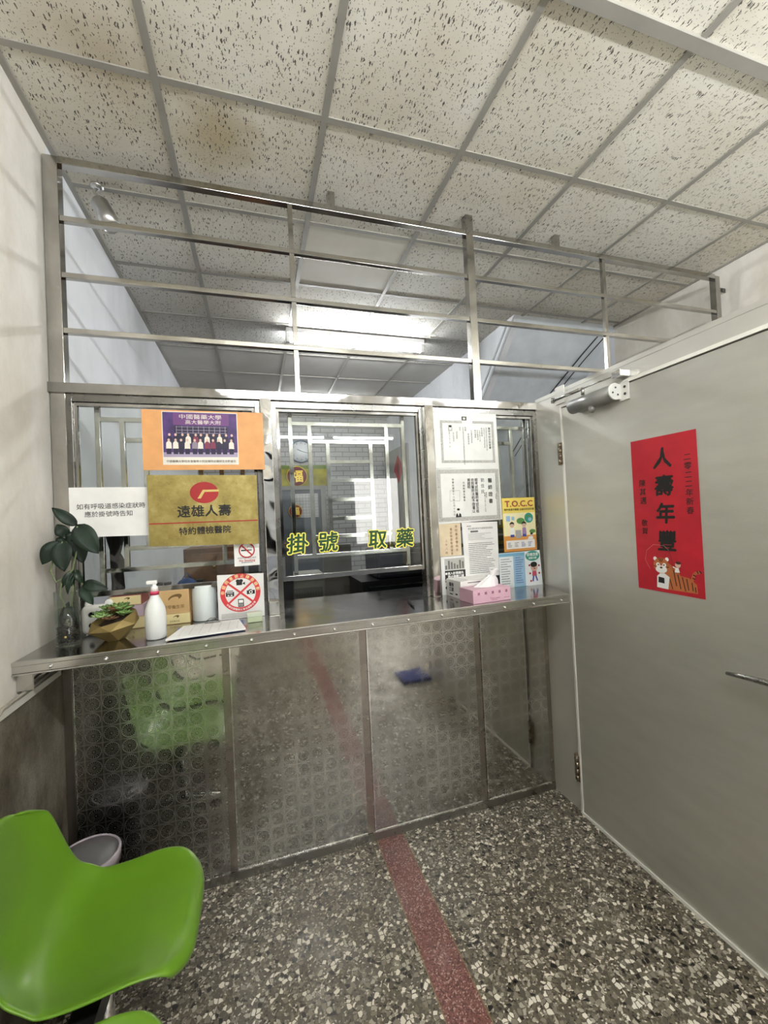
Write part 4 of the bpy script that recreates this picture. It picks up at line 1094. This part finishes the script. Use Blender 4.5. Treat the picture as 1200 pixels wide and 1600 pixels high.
# banner
o = MB().box(.86, 1.83, YB-.012, YB-.002, 2.10, 2.42).build('door_banner', plain('olive_gold_cloth', '#a59a2f', .6, 0, .2, 6)); tag(o, 'olive gold banner hung over the far door', 'banner')
MB().box(.86, 1.83, YB-.014, YB-.012, 2.36, 2.42).build('banner_hem', plain('green_hem', '#6f7f3a', .6), o)
def medallion(x, z, R_, y, label):
    t = thing('door_medallion', label, 'ornament', (x, y, z), 'red medallions at the far door')
    MB().lathe([(0, 0), (R_, 0), (R_, .008), (R_*.9, .012), (0, .012)], seg=32, M=Mx).build('disc', plain('maroon_disc', '#6e1f22', .5), t)
    q = MB(); q.bm.free(); q.bm = bmesh.new(); vs, fs = glyph('福', .02)
    nv = [q.bm.verts.new(((a-.5)*R_*1.25, -.0135, (b-.37)*R_*1.25)) for a, b in vs]
    for f in fs:
        try: q.bm.faces.new([nv[i] for i in f])
        except ValueError: pass
    q.build('gold_character', plain('gold_print', '#d9b84a', .4, .4), t)
    MB().lathe([(R_*.93, .012), (R_, .012), (R_, .014), (R_*.93, .014)], seg=32, M=Mx, cap=False).build('gold_rim', plain('gold_print', '#d9b84a', .4, .4), t)
medallion(1.37, 2.25, .155, YB-.015, 'round maroon medallion with gold figure over the far banner')
medallion(1.32, 1.72, .10, YB-.075, 'smaller red and gold charm hanging on the far dark door')
# far door
d2 = sempty('door_2', (1.35, YB, 0))
MB().box(-.36, .36, -.05, -.004, 0, 2.04).build('door_leaf', plain('dark_grey_door', '#4a4e54', .4), d2)
q = MB(); q.box(-.44, -.36, -.07, -.002, 0, 2.1); q.box(.36, .44, -.07, -.002, 0, 2.1); q.box(-.36, .36, -.07, -.002, 2.04, 2.1); q.build('door_frame', plain('door_frame_grey', '#8e8b85', .5), d2)
q = MB(); q.box(-.05, .32, -.056, -.05, 1.62, 1.98); q.build('door_glass', plain('frosted_glass', '#b8b6b2', .2), d2)
q = MB()
for i in range(9): q.box(-.05+i*.045, -.047+i*.045, -.058, -.056, 1.62, 1.98)
for i in range(8): q.box(-.05, .32, -.058, -.056, 1.64+i*.045, 1.643+i*.045)
q.build('glass_grid', plain('grid_dark', '#5b5a58', .5), d2)
# side door in the right inner wall with red diamond
d3 = sempty('door_3', (XB, 3.9, 0))
MB().box(-.03, -.002, -.42, .42, 0, 2.6).build('door_leaf', plain('side_door_grey', '#a5a39f', .45), d3)
MB().sph((-.06, -.20, 2.0-.98), .03, seg=14).build('door_knob', CHROME, d3)
o = MB().prism([(XB-.035, 3.86+.0, 2.49), (XB-.035, 3.86+.2, 2.28), (XB-.035, 3.86, 2.06), (XB-.035, 3.86-.2, 2.28)], (.002, 0, 0)).build('fortune_diamond', plain('diamond_red', '#b03038', .5)); tag(o, 'red paper diamond on the pale grey inner side door', 'decoration')
MB().prism([(XB-.036, 3.86, 2.40), (XB-.036, 3.94, 2.28), (XB-.036, 3.86, 2.16), (XB-.036, 3.78, 2.28)], (.0008, 0, 0)).build('diamond_print', plain('diamond_dark', '#7c1a22', .5), o)

# pale grey partition / heater seen through the slot
hc = thing('panel_cabinet', 'grey cabinet with ribbed doors behind the middle window', 'cabinet', (1.10, 1.36, 0))
MB().box(-.22, .16, 0, .4, 0, 1.09).build('body', plain('cabinet_grey', '#77756c', .55), hc)
MB().box(-.23, .17, -.012, .41, 1.09, 1.12).build('top', plain('cabinet_top', '#98968c', .5), hc)
q = MB(); q.box(-.20, .14, -.012, 0, .05, 1.03); q.build('door', plain('cabinet_door', '#5e5d57', .5), hc)
q = MB()
for i in range(16): q.box(-.19+i*.021, -.186+i*.021, -.015, -.012, .08, 1.0)
q.build('ribs', plain('cabinet_rib', '#4c4b46', .5), hc)
stn = MB().box(1.27, 1.50, 1.42, 1.50, 0, 1.35).build('stone_slab', mat_wall('marble_dark', '#6a655e', '#4a453f', .8)); tag(stn, 'dark marbled stone pier between the grey cabinet and the black shelf unit', 'pier')
# black drawers / shelf unit
sh = thing('shelf_unit', 'black shelf unit with metal edged drawers behind the middle window', 'shelf', (1.9, .78, 0))
BK = plain('black_laminate', '#101012', .3); MB().box(-.47, .30, 0, .42, 0, 1.10).build('body', BK, sh)
MB().box(-.48, .31, -.01, .43, 1.10, 1.125).build('top', BK, sh)
for z in (.80, .95, 1.095):
    MB().box(-.43, .28, -.02, 0, z-.13, z-.012).build('drawer', plain('black_drawer', '#161a1c', .25), sh)
    MB().box(-.43, .28, -.028, -.018, z-.012, z-.004).build('drawer_edge', TRIMST, sh)
mo = thing('printer', 'dark office printer on top of the black shelf unit', 'printer', (1.85, .82, 1.126))
MB().box(-.30, .14, 0, .34, 0, .20, bev=.02).build('body', plain('printer_dark', '#22242a', .35), mo)
MB().box(-.28, .12, -.015, .0, .10, .17, bev=.004).build('paper_tray', plain('printer_tray', '#3d4048', .35), mo)
MB().box(-.2, .06, .02, .28, .2, .235, bev=.008).build('lid', plain('printer_lid', '#34373e', .3), mo)
# office chair
oc = thing('office_chair', 'black high back office chair just inside the service slot', 'chair', (.80, .75, 0))
BF = plain('black_fabric', '#0e0e10', .7)
q = MB(); q.box(-.14, .17, -.03, .03, .85, 1.40, bev=.03); q.build('backrest', BF, oc)
MB().box(-.2, .24, .05, .48, .45, .53, bev=.03).build('seat', BF, oc)
MB().tube([(.02, .25, .1), (.02, .25, .46)], .025, 12).build('column', CHROME, oc)
MB().box(-.02, .06, .02, .08, .48, .9).build('back_support', BF, oc)
for k in range(5):
    a = 2*PI*k/5; MB().tube([(.02, .25, .11), (.02+.25*math.cos(a), .25+.25*math.sin(a), .05)], .015, 8).build('leg', BF, oc); MB().sph((.02+.25*math.cos(a), .25+.25*math.sin(a), .026), .025, seg=10).build('castor', BF, oc)
# wooden drawers along the inner left side
wdm = plain('brown_wood', '#7a5234', .5, 0, .2, 12)
for (x, y, z0, z1, w_, lab) in ((.42, 1.6, 1.05, 1.38, .44, 'brown wooden drawer chest behind the brass plaque'),):
    t = thing('drawer_chest', lab, 'cabinet', (x, y, 0))
    MB().box(-w_/2, w_/2, 0, .4, 0, z1).build('body', wdm, t)
    for i in range(5):
        za = .08 + i*.26
        dr = MB().box(-w_/2+.02, w_/2-.02, -.015, 0, za, za+.22, bev=.003).build('drawer', plain('wood_front', '#8a6040', .5, 0, .2, 12), t)
        MB().sph((0, -.022, za+.11), .012, seg=10).build('knob', plain('brass_knob', '#8a7a50', .4, .6), dr)
t = thing('drawer_chest', 'brown wooden drawer chest standing behind the no smoking sticker', 'cabinet', (.80, 1.95, 0))
MB().box(-.14, .22, 0, .4, 0, 1.36).build('body', wdm, t)
for i in range(5):
    za = .08 + i*.26; dr = MB().box(-.12, .20, -.015, 0, za, za+.22, bev=.003).build('drawer', plain('wood_front', '#8a6040', .5, 0, .2, 12), t); MB().sph((.04, -.022, za+.11), .012, seg=10).build('knob', plain('brass_knob', '#8a7a50', .4, .6), dr)
# inner desk along the back side of the counter
ds = thing('inner_desk', 'low steel desk surface behind the service windows', 'desk', (0, 0, 0))
MB().box(.02, .75, 1.26, 1.575, 1.0, 1.03).build('desktop', plain('desk_grey', '#8c8d8b', .4), ds)
for x in (.05, .70): MB().box(x, x+.03, 1.28, 1.31, 0, 1.0).build('leg', BAR, ds)
q = thing('blue_bag', 'small blue cloth bag on the inner desk beside the wooden chest', 'bag', (.245, 1.42, 1.03))
MB().sph((0, 0, .075), .075, (1, .7, 1), 18).build('bag_body', plain('blue_cloth', '#2f4f86', .7), q)
MB().tube([(-.03, 0, .14), (0, 0, .19), (.03, 0, .14)], .005, 8).build('bag_handle', plain('blue_cloth', '#2f4f86', .7), q)
for i, (x, lab) in enumerate(((.07, 'dark brown glass jar standing alone by the white wall on the inner desk'), (.125, 'dark brown glass jar beside the blue bag on the inner desk'), (.34, 'dark brown glass jar between the blue bag and the wooden chest'))):
    t = thing('jar', lab, 'jar', (x, 1.37, 1.03), 'jars on the inner desk')
    MB().lathe([(0, 0), (.03, 0), (.032, .01), (.032, .09), (.022, .105), (.022, .115), (0, .115)], seg=20).build('jar_body', plain('brown_glass', '#241a14', .15), t)
    MB().lathe([(0, .115), (.025, .115), (.025, .135), (0, .135)], seg=20).build('lid', BK, t)
# dark coat hanging on the inner left wall
cwt = MB(); rows = []
for i in range(10):
    u = i/9; z = 1.72 - .46*u; ww = .012 + .026*math.sin(PI*min(1, u+.25))
    rows.append([(.135 + ww*k + .006*math.sin(9*u+k*4), .20 - .012*math.cos(k*PI/2) + .01*math.sin(k*7+u*4), z) for k in (-1, -.6, -.2, .2, .6, 1)])
cwt.grid(rows); o = cwt.build('dark_cloth', plain('dark_cloth', '#1d1516', .8)); md = o.modifiers.new('t', 'SOLIDIFY'); md.thickness = .03
MB().tube([(-.110-.0, 0, 0), (.02, 0, 0), (.03, 0, .015)], .005, 8).build('wall_hook', CHROME, o).location = (.11, .205, 1.715)
tag(o, 'dark cloth hanging behind the glass next to the leafy plant', 'cloth')
# medicine shelf behind the right window
ms = thing('medicine_shelf', 'tall dark metal shelf behind the yellow poster', 'shelf', (2.33, .42, 0))
DK = plain('shelf_dark', '#3a3b3c', .45)
for x in (-.15, .43): MB().box(x, x+.02, 0, .3, 0, 1.66).build('side', DK, ms)
for z in (.2, .5, .8, 1.1, 1.2, 1.3, 1.4, 1.5, 1.6): MB().box(-.13, .43, 0, .3, z, z+.012).build('shelf', plain('shelf_grey', '#85868a', .4), ms)
MB().box(-.13, .43, .28, .3, 0, 1.66).build('back', DK, ms)
r = random.Random(5)
for z, row in ((1.412, 'second shelf from the top'), (1.512, 'shelf just under the top board')):
    x = -.12
    for cn, cc in (('white', '#c8c8c4'), ('dark', '#4b4a48'), ('ochre', '#9a8850'), ('grey', '#7d7f82')):
        w_ = r.uniform(.05, .08); h_ = r.uniform(.05, .075)
        o = MB().box(2.33+x, 2.33+x+w_, .45, .58, z+.0005, z+h_, bev=.001).build('medicine_box', plain('med_'+cn, cc, .5))
        tag(o, '%s medicine box on the dark metal shelf unit, %s' % (cn, row), 'box', 'medicine boxes in the dark metal shelf')
        x += w_+.012
# cables
o = MB().tube([(3.80, .96, 3.14), (3.70, 1.10, 2.98), (3.62, 1.3, 2.8), (3.52, 1.5, 2.60), (3.45, 1.9, 2.2)], .006, 8).build('cable', plain('black_cable', '#1c1c1c', .5)); tag(o, 'thin black cable on the sloping white panel, upper of two', 'cable', None)
o = MB().tube([(3.84, .97, 3.10), (3.74, 1.12, 2.94), (3.66, 1.32, 2.76), (3.56, 1.52, 2.56), (3.48, 1.9, 2.16)], .005, 8).build('cable', plain('black_cable', '#1c1c1c', .5)); tag(o, 'thin black cable on the sloping white panel, lower of two', 'cable', None)

# ================================================================ WAITING SIDE
# seat bench along the left wall
bn = thing('waiting_bench', 'row of moulded green and beige seats on a black metal beam', 'bench', (0, 0, 0))
GRS = plain('green_shell', '#648f22', .30, 0, .05, 3, coat=.3); BGS = plain('beige_shell', '#cdc6b6', .3, 0, .05, 3, coat=.3)
def shell(y0, mt):
    # profile along the sitter's centre line (x, z) from seat lip to top of the back
    prof = [(.535, .375), (.548, .395), (.545, .415), (.52, .430), (.46, .436), (.38, .428), (.30, .420), (.235, .420), (.19, .430), (.155, .455), (.130, .50), (.108, .56), (.088, .63), (.072, .70), (.062, .745), (.054, .772), (.044, .775)]
    hw = [.165, .19, .205, .217, .223, .225, .224, .222, .22, .217, .212, .206, .197, .182, .155, .115, .09]
    rows = []
    for i, ((x, z), h_) in enumerate(zip(prof, hw)):
        row = []
        for k in range(-6, 7):
            u = k/6
            lift = .030*abs(u)**3 if 2 < i < 10 else (.0)
            fwd = .035*abs(u)**3 if i >= 8 else 0
            if i <= 2: lift = .02*abs(u)**3
            # front corners swing back
            bx = -.045*abs(u)**5 if i < 5 else (-.02*abs(u)**4 if i < 6 else 0)
            dz = -.03*abs(u)**3 if i >= 14 else 0
            row.append((x + bx + fwd, y0 - .2175 + u*h_, z + lift + dz))
        rows.append(row)
    q = MB(); q.grid(rows); o = q.build('seat_shell', mt, bn)
    md = o.modifiers.new('s', 'SOLIDIFY'); md.thickness = .012; md.offset = 0
    md = o.modifiers.new('u', 'SUBSURF'); md.levels = 2; md.render_levels = 2
    for p in o.data.polygons: p.use_smooth = True
    q = MB(); q.box(.22, .40, y0-.30, y0-.14, .385, .408); q.build('seat_bracket', plain('bench_black', '#1a1a1a', .4), bn)
for i, mt in enumerate((GRS, GRS, BGS, BGS, GRS)): shell(-.366 - i*.50, mt)
MB().box(.28, .34, -2.75, -.40, .33, .385).build('beam', plain('bench_black', '#1a1a1a', .4), bn)
for y in (-.62, -1.55, -2.5):
    q = MB(); q.tube([(.31, y, .34), (.31, y, .05)], .022, 12); q.tube([(.08, y, .012), (.15, y, .03), (.31, y, .055), (.45, y, .03), (.52, y, .012)], .016, 10); q.build('leg', CHROME, bn)
# bin
bi = thing('waste_bin', 'grey waste bin with flat lid in the corner behind the green seat', 'bin', (.125, -.20, 0))
MB().lathe([(0, 0), (.082, 0), (.085, .01), (.100, .37), (.100, .375), (0, .375)], seg=32).build('bin_body', plain('bin_grey', '#6b6a6b', .4), bi)
MB().lathe([(.099, .352), (.107, .352), (.109, .392), (.102, .398), (.102, .372)], seg=36, cap=False).build('bin_liner', plain('bin_liner_pink', '#b9aeb4', .25), bi)
MB().lathe([(0, .398), (.05, .40), (.100, .392), (.100, .384), (0, .384)], seg=36).build('bin_lid', plain('bin_lid_grey', '#6f6d6c', .35), bi)
# pipe and cable on the left wall below the trim
o = MB().tube([(.006, -.9, .80), (.006, -.42, 1.0+.032), (.006, -.2, 1.035), (.006, -.08, 1.045)], .006, 8).build('wall_cable', plain('grey_cable', '#9a9488', .5)); tag(o, 'grey cable running along the top of the stained dado on the left wall', 'cable')
# blue mat / step by the door wall, seen mirrored in the counter front
o = MB().box(2.0, 2.28, -1.95, -1.68, 0, .03).build('door_mat', plain('blue_mat', '#2d3a78', .8)); tag(o, 'small blue mat on the floor at the end of the grey wall', 'mat')
# street front frames
fr_ = sempty('window_4', (0, YF, 0))
q = MB()
for x in (.12, 1.0, 1.95, 2.9, 3.74): q.box(x, x+.05, -.1, -.04, 0, 2.75)
for z in (0, 1.0, 2.1, 2.70): q.box(.12, 3.78, -.095, -.045, z, z+.05)
q.build('window_frame', plain('aluminium_frame', '#9fa0a0', .4, .5), fr_)

# street outside the shop front
struct(MB().box(-8, 12, -16, YF-.2, -.2, -.1).build('floor_street', plain('asphalt', '#6f7072', .8, 0, .1, 3)))
fac = tag(MB().box(-9, 13, -17, -15, -.1, 11).build('street_building', plain('street_facade', '#9c9a95', .7, 0, .15, 2)), 'grey tiled building across the street', 'building')
q = MB()
for i in range(9):
    for j in range(3): q.box(-8+i*2.3, -6.6+i*2.3, -15.02, -15.0, .3+j*3.2, 2.5+j*3.2)
q.build('shop_windows', plain('far_window_glass', '#3c444c', .2), fac)
